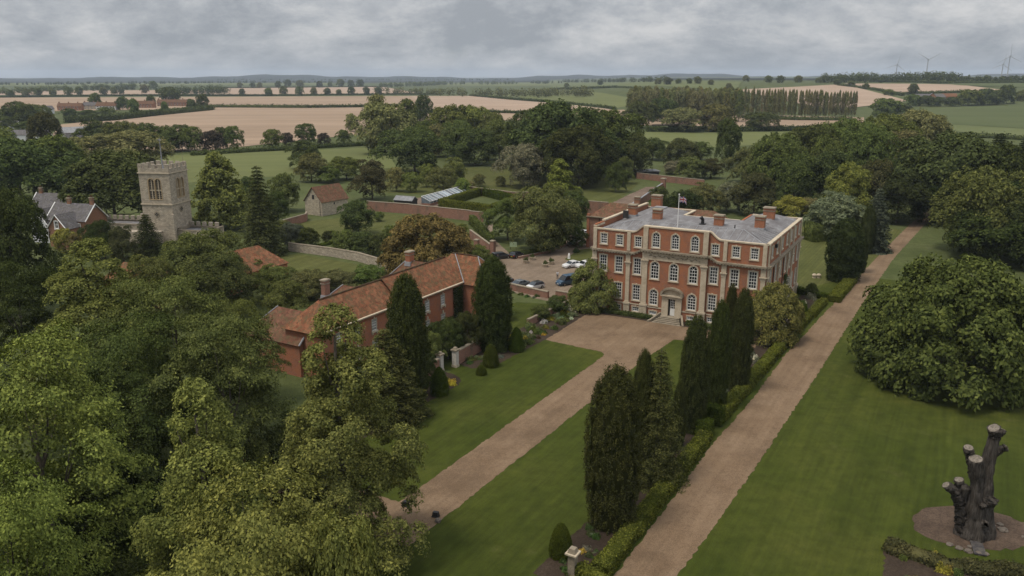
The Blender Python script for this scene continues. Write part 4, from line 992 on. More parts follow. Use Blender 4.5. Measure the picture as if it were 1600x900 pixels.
# ------------------------------------------------------------------ the church
church = empty('stone_church', (-93.7, 200.2, 0), R(-9.5), 'grey stone church with square battlemented tower, pole vane and lead roofs', 'church')
S = 8.3
def lancet(mb_hole, x, z0, z1, w_): pass
mb = MB(); bt = .22
belf = [(2.45, 4.0), (4.3, 5.85)]
hs = [(a, b, 10.9, 16.0, True) for a, b in belf]
wall_grid(mb, 0, S, -.3, 17.5, hs, lambda u, z: (u, 0, z)); wall_grid(mb, 0, S, -.3, 17.5, [(a + .4, b + .2, 11.1, 15.9, True) for a, b in belf], lambda u, z: (S, u, z))
mb.face([(0, S, -.3), (S, S, -.3), (S, S, 17.5), (0, S, 17.5)]); mb.face([(0, 0, -.3), (0, S, -.3), (0, S, 17.5), (0, 0, 17.5)])
tw = mb.build('tower', RUBBLE, church)
def belfry(x, y, w_, z0, z1, rz):
    o = empty('belfry_window', (x, y, z0)); o.rotation_euler.z = rz; o.parent = tw
    r = w_ / 2; zc = z1 - z0 - r; mb = MB()
    pin = [(-r, 0), (r, 0)] + [(r * math.cos(t), zc + r * math.sin(t)) for t in np.linspace(0, math.pi, 11)]; sc = (w_ + .4) / w_
    pout = [(-r * sc, -.2), (r * sc, -.2)] + [(r * sc * math.cos(t), zc + r * sc * math.sin(t)) for t in np.linspace(0, math.pi, 11)]
    for i in range(len(pin)):
        j = (i + 1) % len(pin); P = lambda p, yy: (p[0], yy, p[1])
        mb.face([P(pout[i], -.06), P(pout[j], -.06), P(pin[j], -.06), P(pin[i], -.06)]); mb.face([P(pin[i], -.06), P(pin[j], -.06), P(pin[j], .5), P(pin[i], .5)])
    mb.build('surround', OCHRE, o)
    mb = MB(); mb.box(-.09, .09, .1, .3, 0, zc + r * .9); mb.box(-r, -.093, .12, .3, zc * .48, zc * .48 + .22); mb.box(.093, r, .12, .3, zc * .48, zc * .48 + .22); mb.build('tracery', STONE, o)
    for k in range(9):
        z = .25 + k * (z1 - z0 - .9) / 8; mb = MB(); mb.face([(-r, .3, z), (r, .3, z), (r, .55, z + .3), (-r, .55, z + .3)]); mb.build('louvre', OCHRE if rz else STONE_D, o)
    mb = MB(); mb.face([(-r * 1.1, .6, -.1), (r * 1.1, .6, -.1), (r * 1.1, .6, z1 - z0 + .1), (-r * 1.1, .6, z1 - z0 + .1)]); mb.build('belfry_shade', BLACKP, o)  # black sheet stands in for the shade inside the belfry
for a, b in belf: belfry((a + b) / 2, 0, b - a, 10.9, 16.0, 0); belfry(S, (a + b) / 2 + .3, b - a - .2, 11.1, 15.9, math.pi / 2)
mb = MB()
for z0, z1, o_ in ((17.3, 17.55, .22), (9.45, 9.7, .2)):
    mb = MB(); mb.box(-o_, S + o_, -o_, -.001, z0, z1); mb.box(S + .001, S + o_, 0, S + o_, z0, z1); mb.box(-o_, -.001, 0, S + o_, z0, z1); mb.box(0, S, S + .001, S + o_, z0, z1); mb.build('string_course', STONE, tw)
mb = MB(); mb.box(0, S, 0, .45, 17.503, 18.6); mb.box(0, S, S - .45, S, 17.503, 18.6); mb.box(0, .45, .45, S - .45, 17.503, 18.6); mb.box(S - .45, S, .45, S - .45, 17.503, 18.6); mb.build('parapet', RUBBLE, tw)
MB().box(.45, S - .45, .45, S - .45, 17.0, 17.9, 3.0, 3.0).build('tower_roof', LEAD, tw)
mer = MB().box(-.5, .5, -.22, .22, 0, .95).box(-.56, .56, -.28, .28, .952, 1.08, .1, .1).mesh('merlon'); mer.materials.append(RUBBLE)
for k in range(5):
    t = .5 + k * (S - 1) / 4
    for x, y, rz in ((t, .22, 0), (t, S - .22, 0)): link('merlon', mer, None, tw, (x, y, 18.6), rz)
    if 0 < k < 4:
        for x in (.22, S - .22): link('merlon', mer, None, tw, (x, t, 18.6), math.pi / 2)
for z, y, x, rz in ((7.0, -.02, 3.9, 0), (8.0, 3.9, S + .02, math.pi / 2)):       # round quatrefoil openings
    o = empty('quatrefoil', (x, y, z)); o.rotation_euler.z = rz; o.parent = tw
    mb = MB(); mb.tube([(0, .0, 0), (0, -.08, 0)], [.8, .74], 16); mb.build('rim', STONE_D, o)
    for t in range(4): a = t * math.pi / 2; MB().tube([(.3 * math.cos(a), -.085, .3 * math.sin(a)), (.3 * math.cos(a), -.1, .3 * math.sin(a))], [.2, .2], 8).build('opening', BLACKP, o)
mb = MB(); [mb.box(x, x + .9, y, y + 1.0, -.3, 7.2, .12, .12) for x, y in ((-.55, -.7), (S - .4, -.7))]; mb.build('buttress', RUBBLE, tw)
mb = MB().tube([(S / 2, S / 2, 17.5), (S / 2, S / 2, 19.0), (S / 2, S / 2, 25.2)], [.7, .2, .06], 8); mb.build('lead_spike', FLASH, tw)
mb = MB(); mb.box(S / 2 - .5, S / 2 + .5, S / 2 - .03, S / 2 + .03, 25.2, 25.5); mb.box(S / 2 - .04, S / 2 + .04, S / 2 - .04, S / 2 + .04, 24.8, 25.9); mb.build('weather_vane', FLASH, tw)
MB().tube([(S - .6, S - .5, 18), (S - .6, S - .5, 22.2)], [.06, .04], 6).build('rod', STONE_D, tw)
# nave, chancel
def nave(x0, x1, y0, y1, zf, zb, wins):
    mb = MB(); hs = [(x - .55, x + .55, 0.5, 2.7, True) for x in wins]
    wall_grid(mb, x0, x1, -.3, zf, hs, lambda u, z: (u, y0, z))
    for p, q in (((x1, y0), (x1, y1)), ((x1, y1), (x0, y1)), ((x0, y1), (x0, y0))): mb.face([(*p, -.3), (*q, -.3), (*q, zf), (*p, zf)])
    o = mb.build('nave_wall', RUBBLE, church)
    for x in wins:
        w2 = empty('nave_window', (x, y0, 0.5)); w2.parent = o
        mb = MB(); mb.box(-.7, -.56, -.1, .2, -.1, 1.7); mb.box(.56, .7, -.1, .2, -.1, 1.7); mb.box(-.07, .07, .1, .2, 0, 2.1); r = .7
        for t0, t1 in zip(np.linspace(0, math.pi, 9)[:-1], np.linspace(0, math.pi, 9)[1:]): mb.face([(a * math.cos(t), -.1, 1.65 + a * math.sin(t)) for a, t in ((.56, t0), (.72, t0), (.72, t1), (.56, t1))])
        mb.build('surround', STONE, w2); MB().box(-.6, .6, .25, .3, -.1, 2.3).build('pane', GLASS, w2)
    mb = MB(); mb.face([(x0 + .3, y0 + .3, zf - .35), (x1 - .3, y0 + .3, zf - .35), (x1 - .3, y1 - .3, zb - .5), (x0 + .3, y1 - .3, zb - .5)]); mb.build('lead_roof', LEAD, church)
    mb = MB(); mb.box(x0 - .06, x1 + .06, y0 - .06, y0 + .36, zf - .3, zf + .1); mb.box(x0 - .06, x0 + .36, y0 + .363, y1, zf - .3, zf + .5); mb.box(x1 - .3, x1 + .06, y0 + .363, y1, zf - .3, zf + .3); mb.box(x0 + .363, x1 - .303, y1 - .36, y1, zf - .3, zb); mb.build('nave_parapet', STONE_D, church)
    k = 0; x = x0 + .6
    while x < x1 - .5: link('merlon', mer, None, church, (x, y1 - .2, zb), 0); x += 1.75
nave(-17.5, -.05, .4, 7.6, 4.2, 4.1, (-13.5, -9.5, -6.0, -2.6)); nave(S + .2, S + 9.5, .8, 7.0, 3.0, 3.1, (S + 3, S + 6))
mb = MB(); mb.box(-3, 5.5, -3.2, -.75, -.3, 3.0); mb.build('porch', RUBBLE, church)

# ------------------------------------------------------------------ gabled houses, barn, sheds
def house(name, loc, rz, L, W, ze, zr, wm, rm, label, cat='house', chim=(), wins=(), gable=None, group=None, ov=.3, hip=0., pots=2, barge=False, door=None, simple=False):
    o = empty(name, loc, rz, label, cat, group)
    mb = MB(); gable_walls(mb, 0, L, 0, W, ze, zr - .1, (not hip, not hip)); mb.build('wall', wm, o)
    mb = MB(); roof_gable(mb, 0, L, 0, W, ze, zr, ov, hip, hip); r = mb.build('roof', rm, o)
    for x, y, s_, h in chim: chimney(r, x, y, zr - .4, s_, s_ * .7, h, BRICK_H, None, 0 if simple else pots, flash=not simple)
    for face, x, z, w_, h in wins:
        f_ = {'f': (x, -.01, z, 0), 'r': (L + .01, x, z, math.pi / 2), 'l': (-.01, x, z, -math.pi / 2)}[face]
        if simple:
            p = MB().box(-w_ / 2, w_ / 2, -.06, .02, 0, h).build('window', WHITE, o, f_[:3], f_[3]); MB().box(-w_ / 2 + .12, w_ / 2 - .12, -.09, -.062, .12, h - .12).build('pane', GLASS, p)
        else: window(o, f_[0], f_[1] - (.12 if face == 'f' else 0), f_[2], f_[3], w_, h, False, 2, 2, stone=WHITE, sur=.1)
    if barge:
        for x in (-ov - .02, L + ov + .02):
            mb = MB(); mb.tube([(x, -ov, ze - (zr - ze) / (W / 2) * ov), (x, W / 2, zr + .02), (x, W + ov, ze - (zr - ze) / (W / 2) * ov)], [.17] * 3, 4); mb.build('bargeboard', WHITE, r)
    return o
barn = house('dovecote_barn', U(504, 338), R(57.5), 11.0, 7.2, 4.5, 8.6, COB, TILE_B, 'small cream limewashed barn with orange clay tile roof by the garden wall', 'barn', ov=.35)
MB().box(4.9, 5.4, -.06, .05, 3.0, 3.6).build('window', DARKW, barn); MB().box(-.06, .03, 3.0, 4.0, 4.9, 6.2).build('hatch', DARKW, barn); MB().tube([(-.1, .8, .1), (-.1, .8, 4.5)], [.05, .05], 6).build('downpipe', BLACKP, barn)
vic = house('vicarage', U(78, 378), R(-14), 11.5, 7.5, 6.0, 9.6, BRICK_H, SLATE, 'orange brick house with slate roof and tall chimneys beside the church', 'house', chim=((11.0, 3.7, .9, 1.9), (4.2, 3.7, .9, 1.6)), wins=(('f', 2.5, 3.6, 1.2, 1.6), ('f', 9.6, 3.6, 1.2, 1.6)), barge=True)
def gable_block(parent, x0, x1, y0, y1, ze, zr, wm, rm, win=None):
    t = MB(); t.box(x0, x1, y0, y1, -.2, ze); xm = (x0 + x1) / 2; t.face([(x0, y0, ze), (x1, y0, ze), (xm, y0, zr - .1)]); t.build('wall', wm, parent)
    t = MB(); roof_cross(t, x0, x1, y0, y1, ze, zr, .3); r = t.build('roof', rm, parent)
    sl = (zr - ze) / (xm - x0) * .3
    MB().tube([(x0 - .3, y0 - .32, ze - sl), (xm, y0 - .32, zr + .02), (x1 + .3, y0 - .32, ze - sl)], [.15] * 3, 4).build('bargeboard', WHITE, r)
    if win: window(parent, xm, y0 - .12, win, 0, 1.3, 2.1, False, 2, 2, stone=WHITE, sur=.16)
gable_block(vic, 4.6, 9.9, -4.5, 1, 4.8, 8.0, BRICK_H, SLATE, 4.5); gable_block(vic, 8.2, 12.2, -7.0, -4.4, 2.6, 4.6, BRICK_H, SLATE)
gable_block(vic, -4.0, 1.0, -1.0, 5, 5.0, 8.4, WALLW, SLATE, 4.6)
v2 = house('brick_villa', U(52, 356), R(-10), 14, 7, 6.0, 9.4, BRICK_H, SLATE, 'slate roofed villa standing behind the orange brick house, white gable end', 'house', chim=((13.3, 3.5, .9, 2.0), (1.2, 3.5, .9, 1.6)), barge=True)
house('stable_range', U(345, 466), R(58), 17, 9, 3.8, 7.4, BRICK_W, TILE, 'low brick outbuilding with rust tiled hipped roof below the church', 'outbuilding', hip=3.4)
house('stable_range', U(165, 466), R(-28), 16, 6, 4.0, 6.8, BRICK_W, TILE, 'rust tiled outbuilding half hidden among the limes', 'outbuilding', hip=2.6)
sr = house('service_range', U(917, 386), R(-29.4), 34, 9, 7.8, 10.8, BRICK_G, TILE_B, 'brown roofed brick range standing behind the country house', 'building', hip=4.2, chim=((11, 4.5, 1.3, 2.2),), pots=0)
MB().box(-.15, .55, -.15, .55, -.2, 8.3).build('corner_pier', BRICK, sr); MB().box(-.3, 12, -.35, -.02, 7.6, 7.85).build('coping', STONE_D, sr)
mb = MB(); mb.tube([(3.2, -.15, .1), (3.2, -.15, 7.5)], [.07, .07], 6); mb.build('downpipe', BLACKP, sr)
cab = empty('garden_cabin', U(995, 278), R(8), 'flat roofed black garden cabin beyond the brick wall', 'cabin')
MB().box(0, 9.5, 0, 6, -.1, 2.5).build('wall', DARKW, cab); MB().box(-.4, 9.9, -.4, 6.4, 2.503, 2.85).build('roof', GREYR, cab); MB().box(1, 4, -.05, .02, .2, 2.2).build('window', GLASS, cab); MB().box(4, 4.5, 3, 3.5, 2.853, 3.3).build('flue', BLACKP, cab)
shed = house('potting_shed', U(616, 322), R(-24), 6.6, 3.6, 2.2, 3.3, DARKW, GREYR, 'dark timber potting shed with grey sheet roof behind brick wall', 'shed', ov=.25)
MB().box(.8, 1.7, -.05, .02, 0, 1.9).build('door', DARKW, shed)
# lean-to glasshouse
ga, gb = U(672, 322), U(738, 303); gl = (gb - ga).length; gang = math.atan2(gb.y - ga.y, gb.x - ga.x)
gh = empty('glasshouse', ga, gang, 'long low white lean-to glasshouse in the kitchen garden', 'glasshouse')
mb = MB(); mb.box(0, gl, 0, 3.2, -.1, .8); mb.build('base_wall', BRICK_G, gh)
nb = 14
for k in range(nb):
    x0, x1 = gl * k / nb, gl * (k + 1) / nb
    MB().face([(x0 + .04, 0, 1.5), (x1 - .04, 0, 1.5), (x1 - .04, 3.2, 2.9), (x0 + .04, 3.2, 2.9)]).build('pane', HGLASS, gh)
    MB().face([(x0 + .04, 0, .8), (x1 - .04, 0, .8), (x1 - .04, 0, 1.5), (x0 + .04, 0, 1.5)]).build('pane', HGLASS, gh)
for k in range(nb + 1): x = gl * k / nb; MB().tube([(x, -.02, .8), (x, -.02, 1.53), (x, 3.2, 2.95)], [.06] * 3, 4).build('glazing_bar', WHITE, gh)
MB().tube([(0, 3.2, 2.96), (gl, 3.2, 2.96)], [.12, .12], 6).build('ridge', WHITE, gh); MB().tube([(0, -.03, 1.53), (gl, -.03, 1.53)], [.09, .09], 6).build('gutter', WHITE, gh)
MB().face([(0, 0, .8), (0, 3.2, .8), (0, 3.2, 2.9), (0, 0, 1.5)]).build('end_glass', HGLASS, gh)
# garden walls
def gwall(pts, h, th, label, material=BRICK_G, cop=True, name='garden_wall', copm=STONE_D):
    pts = [Vector((p[0], p[1], 0)) for p in pts]; o0 = pts[0]
    o = empty(name, o0, 0, label, 'wall')
    for a, b in zip(pts[:-1], pts[1:]):
        L = (b - a).length; an = math.atan2(b.y - a.y, b.x - a.x); l = a - o0
        nseg = max(1, int(L / 6)); mb = MB(); mc_ = MB()
        for k in range(nseg):
            z = h + (k % 3 - 1) * .02; mb.box(L * k / nseg, L * (k + 1) / nseg, -th / 2, th / 2, -.2, z); mc_.box(L * k / nseg - .01, L * (k + 1) / nseg + .01, -th / 2 - .07, th / 2 + .07, z + .002, z + .14, 0, .06)
        mb.build('brickwork', material, o, l, an)
        if cop: mc_.build('coping', copm, o, l, an)
    return o
gwall([U(452, 392), U(520, 401), U(560, 408), U(606, 422)], 2.0, .5, 'low dark rubble wall bounding the small garden lawn', RUBBLE)
gwall([U(574, 329), U(640, 334), U(735, 345)], 3.0, .45, 'long red brick kitchen garden wall running from the barn')
gwall([U(735, 345), U(755, 347)], 2.9, .45, 'short brick wall end beside the kitchen garden hedge')
gwall([U(735, 372), U(766, 396)], 2.2, .45, 'rough brick wall beside the yard entrance')
gwall([U(440, 357), U(478, 346), U(480, 342)], 2.2, .4, 'pinkish brick wall stub running up to the barn')
gwall([U(728, 302), U(800, 312), U(830, 312)], 2.6, .4, 'brick wall at the back of the clipped kitchen garden hedge')
gwall([U(904, 334), U(950, 338)], 4.2, .5, 'tall brown brick wall beside the brown roofed range')
gwall([U(978, 338), U(1035, 297)], 2.6, .5, 'brick wall with pale coping leading up to the orchard track', copm=FLASH)
gwall([U(995, 279), U(1045, 285), U(1100, 291)], 2.4, .45, 'weathered red brick wall in front of the black cabin')
gwall([EP(-78.8, 131.3), EP(-68.2, 129.4)], 1.25, .5, 'mossy brick wall in front of the parked cars', copm=STONE_D)
gwall([EP(-66.6, 129.5), EP(-63, 129.3), EP(-59.6, 129.8)], 1.7, .5, 'brick wall between the yard and the flower border')
gwall([EP(-62.9, 112), EP(-62.2, 128)], 1.2, .4, 'low brick wall behind the long flower border')
gwall([EP(-62.8, 91.0), EP(-63.2, 99.5)], 2.1, .45, 'ivy topped old brick wall beside the stone gate pier')
gwall([EP(-63.2, 86.6), EP(-64.0, 78)], 2.1, .45, 'brick wall behind the clipped cone left of the gateway')
gwall([U(810, 404), U(850, 396), U(896, 380)], .5, .5, 'low brick kerb wall round the yard tree bank', cop=False)
chm = empty('wall_pier', U(1036, 297), R(-29), 'square brick pier at the end of the orchard wall', 'pier'); MB().box(-.8, .8, -.8, .8, -.1, 4.2).build('shaft', BRICK_G, chm); MB().box(-.95, .95, -.95, .95, 4.2, 4.5, .2, .2).build('cap', STONE_D, chm)
for (p, lb) in ((EP(-62.5, 89.9), 'pale stone gate pier with weathered cap at the garden gateway'), (EP(-63.3, 87.2), 'gate pier half hidden beside the dark clipped cone')):
    o = empty('gate_pier', p, TH, lb, 'gate pier')
    MB().box(-.42, .42, -.42, .42, -.1, .35).build('base', STONE, o); MB().box(-.36, .36, -.36, .36, .353, 2.5).build('shaft', plain('pale_stone', (.5, .46, .41), .9, 0, .1, .2, 3), o); c_ = MB().box(-.5, .5, -.5, .5, 2.503, 2.7).build('cap', STONE_D, o); MB().box(-.3, .3, -.3, .3, 2.703, 3.0, .1, .1).build('finial', STONE_D, c_)
for wx_ in ((745, 394), (770, 396)):
    o = empty('gate_pier', U(*wx_), R(-30), 'brick gate pier at the stable yard entrance', 'gate pier', 'yard entrance piers'); MB().box(-.5, .5, -.5, .5, -.1, 3.0).build('shaft', BRICK_G, o); MB().box(-.6, .6, -.6, .6, 3.0, 3.2, .1, .1).build('cap', STONE_D, o)
gp = empty('gate_pier', EP(-25.6, 53.6), TH, 'square stone gate pier with pyramid cap beside the clipped hedge end', 'gate pier')
MB().box(-.32, .32, -.32, .32, -.1, 2.0).build('shaft', STONE_D, gp); c_ = MB().box(-.52, .52, -.52, .52, 2.003, 2.14).build('cap', STONE, gp); MB().box(-.36, .36, -.36, .36, 2.143, 2.55, .1, .1).build('finial', STONE_D, c_)

# ------------------------------------------------------------------ cottages, farms, turbines in the distance
def cot(px, py, rz, L, W, ze, zr, wm, rm, label, group=None, **k):
    wins = [('f', x, z, 1.5, 1.3) for x in np.arange(2.5, L - 1.5, 4.2) for z in (0.9, 3.4) if z + 1.4 < ze] if k.pop('w', True) else []
    ch = [(x, W / 2, 1.1, 1.8) for x in np.arange(1.2, L, 11.0)]
    return house('cottage', G(px, py), rz, L, W, ze, zr, wm, rm, label, 'cottage', ch, wins, simple=True, group=group, ov=.5, **k)
cot(72, 178, R(60), 10, 8, 5.2, 8.6, WALLW, SLATE, 'white cottage with dark slate roof at the end of the row')
cot(90, 173, R(4), 28, 8, 5.2, 8.8, BRICK_H, TILE_B, 'brick terrace with orange roof next to the slate roofed cottage')
cot(130, 171, R(4), 17, 8, 5.2, 8.8, COB, SLATE, 'dark roofed cottage between two orange roofed terraces')
cot(150, 172, R(-6), 26, 8, 5.4, 9.4, WALLW, TILE_B, 'terrace with orange roof and pale blue white gable end')
cot(197, 169, R(2), 36, 8, 5.2, 9.2, BRICK_H, TILE_B, 'long orange roofed brick terrace behind the hedge')
cot(246, 166, R(3), 44, 8, 5.2, 9.0, BRICK_H, TILE_B, 'longest orange roofed terrace at the field corner')
house('farm_barn', G(14, 221), R(2), 22, 12, 4.2, 7.0, WALLW, SLATE, 'long dark roofed barn with white walls among the left trees', 'barn', simple=True)
house('farm_barn', G(104, 224), R(40), 24, 18, 6.5, 9.5, GREYR, GREYR, 'wide grey sheet metal farm barn beside stubble field', 'barn', simple=True)
house('cottage', G(-8, 203), R(10), 16, 8, 4, 7, WALLW, SLATE, 'white walled bungalow by the lane at the far left', 'cottage', simple=True)
house('farm_barn', G(1432, 158), R(4), 40, 14, 5, 9, GREYR, SLATE, 'grey farm barn on the right hand hill', 'barn', simple=True)
house('farmhouse', G(1462, 158), R(70), 12, 9, 6, 10, BRICK_H, SLATE, 'brick farmhouse gable beside the hill barns', 'house', simple=True)
house('farm_barn', G(1474, 157), R(4), 20, 10, 5, 9, BRICK_H, TILE, 'red roofed farm building on the right hand hill', 'barn', simple=True)
TUR = plain('turbine_grey', (.42, .43, .45), .6, 0, .3, .05)
def turbine(px, hub, d, rot, label):
    r = ray(px, hub); t = d / r[1]; x, zh = r[0] * t, H + r[2] * t; zb = terr(x, d)
    o = empty('wind_turbine', (x, d, zb), R(-15), label, 'wind turbine'); h = zh - zb
    MB().tube([(0, 0, 0), (0, 0, h)], [1.9, 1.2], 12).build('tower', TUR, o); MB().box(-2, 2, -4.5, 5, h - 1.8, h + 2).build('nacelle', TUR, o)
    for k in range(3):
        a = rot + k * 2 * math.pi / 3; L = 37; mb = MB(); u = Vector((math.sin(a), 0, math.cos(a))); v = Vector((math.cos(a), 0, -math.sin(a))); c = Vector((0, -5, h))
        mb.tube([c, c + u * 5, c + u * 10 + v * .5, c + u * L], [.8, .9, 1.0, .25], 6); mb.build('blade', TUR, o)
turbine(1402, 101, 2900, R(10), 'small wind turbine nearest the wood with one blade upright')
turbine(1450.5, 93, 2450, R(0) + R(60), 'wind turbine standing tallest above the wooded skyline')
turbine(1567.5, 100.5, 2850, R(8), 'slim wind turbine next to its taller neighbour at the frame edge')
turbine(1578.5, 88, 2500, R(-2), 'rightmost tall wind turbine on the skyline')

# ------------------------------------------------------------------ vehicles
def paint(name, c, rough=.3): 
    def f(t, o):
        b = NB(t); x = b.bsdf(o, c, rough, 0.0, .5); x.inputs['Coat Weight'].default_value = .5
    return mat(name, f)
def loft(mb, rings):
    k = len(mb.v); n = len(rings[0])
    for r in rings: mb.v += r
    for i in range(len(rings) - 1):
        for j in range(n): q = (j + 1) % n; mb.f.append((k + i * n + j, k + i * n + q, k + (i + 1) * n + q, k + (i + 1) * n + j))
    mb.f.append(tuple(k + j for j in range(n))[::-1]); mb.f.append(tuple(k + (len(rings) - 1) * n + j for j in range(n)))
WH = MB().tube([(0, -.11, 0), (0, .11, 0)], [.32, .32], 16).mesh('wheel'); WH.materials.append(RUBBER)
RM = MB().tube([(0, -.125, 0), (0, .125, 0)], [.2, .2], 10).mesh('rim'); RM.materials.append(ALLOY)
def car(loc, hd, col, kind, label, roofcol=None, name=None, open_boot=False):
    L, W, hb, hr, st, cab_ = {'hatch': (4.0, .86, .95, 1.48, [(-2, .84), (-1.9, .95), (.9, .95), (1.75, .80), (2, .62)], (-1.85, -1.35, .35, 1.05)),
                        'saloon': (4.6, .9, .92, 1.42, [(-2.3, .84), (-2.2, .95), (-1.5, .97), (.95, .94), (2.0, .80), (2.3, .6)], (-1.6, -.85, .35, 1.15)),
                        'estate': (4.6, .92, 1.0, 1.6, [(-2.3, .9), (-2.25, 1.0), (1.1, 1.0), (2.0, .85), (2.3, .62)], (-2.2, -2.0, .4, 1.2)),
                        'van': (5.2, 1.0, 1.15, 2.05, [(-2.6, 1.0), (-2.55, 1.15), (1.5, 1.13), (2.35, .98), (2.6, .65)], (-2.5, -2.42, .95, 1.75))}[kind]
    cat = 'van' if kind == 'van' else 'car'; o = empty(name or ('parked_van' if kind == 'van' else 'parked_car'), loc, hd, label, cat)
    mb = MB(); rings = []
    for x, zt in st:
        e_ = 1 - .12 * (abs(x) / (L / 2)) ** 6; w_ = W * e_
        rings.append([(x, -w_ * .94, .22), (x, -w_, .45), (x, -w_ * .99, zt - .12), (x, -w_ * .9, zt), (x, w_ * .9, zt), (x, w_ * .99, zt - .12), (x, w_, .45), (x, w_ * .94, .22)])
    loft(mb, rings); body = mb.build('body', col, o, smooth_=False)
    x0, x1, x2, x3 = cab_; b0, t0 = W * .93, W * .76
    def cabin(zlo, zhi, s): 
        m = MB(); f = lambda z: (z - hb) / (hr - hb)
        P = []
        for z in (zlo, zhi):
            q = f(z); a = x0 + (x1 - x0) * q; b = x3 + (x2 - x3) * q; ww = (b0 + (t0 - b0) * q) * s
            P.append([(a, -ww, z), (b, -ww, z), (b, ww, z), (a, ww, z)])
        loft(m, P); return m
    cabin(hb - .04, hr - .09, 1.0).build('glass', CGLASS if kind != 'van' else CGLASS, o)
    m = MB(); a, b, ww = x1 + .02, x2 - .02, t0 * 1.0; z = hr - .085
    loft(m, [[(a - .1, -ww * 1.05, z), (b + .1, -ww * 1.05, z), (b + .1, ww * 1.05, z), (a - .1, ww * 1.05, z)], [(a + .12, -ww * .8, hr + .02), (b - .15, -ww * .8, hr + .02), (b - .15, ww * .8, hr + .02), (a + .12, ww * .8, hr + .02)]])
    m.build('roof', roofcol or col, o)
    m = MB(); xm = (x1 + x2) / 2 - .1
    for s in (-1, 1):
        for p, q in (((x0, s * b0, hb - .02), (x1, s * t0, z)), ((x3, s * b0, hb - .02), (x2, s * t0, z)), ((xm, s * b0, hb), (xm, s * t0, z))): m.tube([p, q], [.055, .055], 4)
    m.build('pillars', roofcol or col, o)
    if kind == 'van':
        for s in (-1, 1): MB().face([(-2.45, s * (b0 + .012), hb), (.1, s * (b0 + .012), hb), (.1, s * (t0 + .025), z), (-2.4, s * (t0 + .025), z)]).build('side_panel', col, o)
    for x in (-L * .3, L * .31):
        for s in (-1, 1): wv_ = link('wheel', WH, None, o, (x, s * (W - .1), .32)); link('rim', RM, None, wv_)
    for s in (-1, 1):
        MB().box(L / 2 - .22, L / 2 - .04, s * W * .68 - .16, s * W * .68 + .16, .58, .74).build('headlight', WHITE, o); MB().box(-L / 2 - .02, -L / 2 + .1, s * W * .74 - .12, s * W * .74 + .12, .62, .86).build('tail_light', plain('tail_red', (.3, .01, .01), .3), o)
    MB().box(-L / 2 - .03, -L / 2 + .05, -.26, .26, .45, .57).build('number_plate', plain('plate_yellow', (.5, .38, .03), .5), o); MB().box(L / 2 - .06, L / 2 + .02, -.26, .26, .36, .47).build('number_plate', WHITE, o)
    if open_boot: MB().face([(-2.1, -.75, 1.58), (-2.1, .75, 1.58), (-2.9, .72, 2.0), (-2.9, -.72, 2.0)]).build('boot_lid', col, o)
    return o
PB, PG, PW, PBL, PS = paint('black_paint', (.012, .012, .014)), paint('grey_paint', (.1, .11, .12)), paint('white_car_paint', (.62, .62, .62)), paint('blue_paint', (.012, .05, .10)), paint('silver_paint', (.3, .31, .32))
HB_ = TH + math.pi
car(U(783, 404), R(28), PB, 'estate', 'black estate car with its tailgate open beside the yard entrance', open_boot=True)
car(U(807, 402), R(55), PB, 'hatch', 'black hatchback parked next to the open estate car')
car(U(786, 444), HB_ - .3, PB, 'saloon', 'black saloon half hidden behind the dark columnar yew')
car(U(811, 448), HB_ - .3, PG, 'saloon', 'dark grey saloon between two cars at the mossy wall')
car(U(836, 451), HB_ - .3, PW, 'hatch', 'white hatchback with black roof facing the mossy wall', roofcol=PB)
car(U(894, 417), R(215), PW, 'saloon', 'white saloon parked beyond the blue van')
car(U(914, 417), R(215), PW, 'saloon', 'white saloon half hidden by the round tree before the house')
car(U(888, 444), R(212), PBL, 'van', 'dark blue van parked in the gravel yard')
car(U(900, 381), R(240), PS, 'hatch', 'silver hatchback parked below the white one by the brick range')
car(U(909, 368), R(190), PW, 'hatch', 'white hatchback parked against the brick range')
for px_, py_, c_, l_ in ((1141, 299, PS, 'silver car parked on the grass among far shrubs'), (1156, 297, PW, 'pale car parked at the far shrub edge'), (1150, 308, PS, 'silver car half hidden under bushes behind the house')): car(U(px_, py_), R(200), c_, 'hatch', l_)

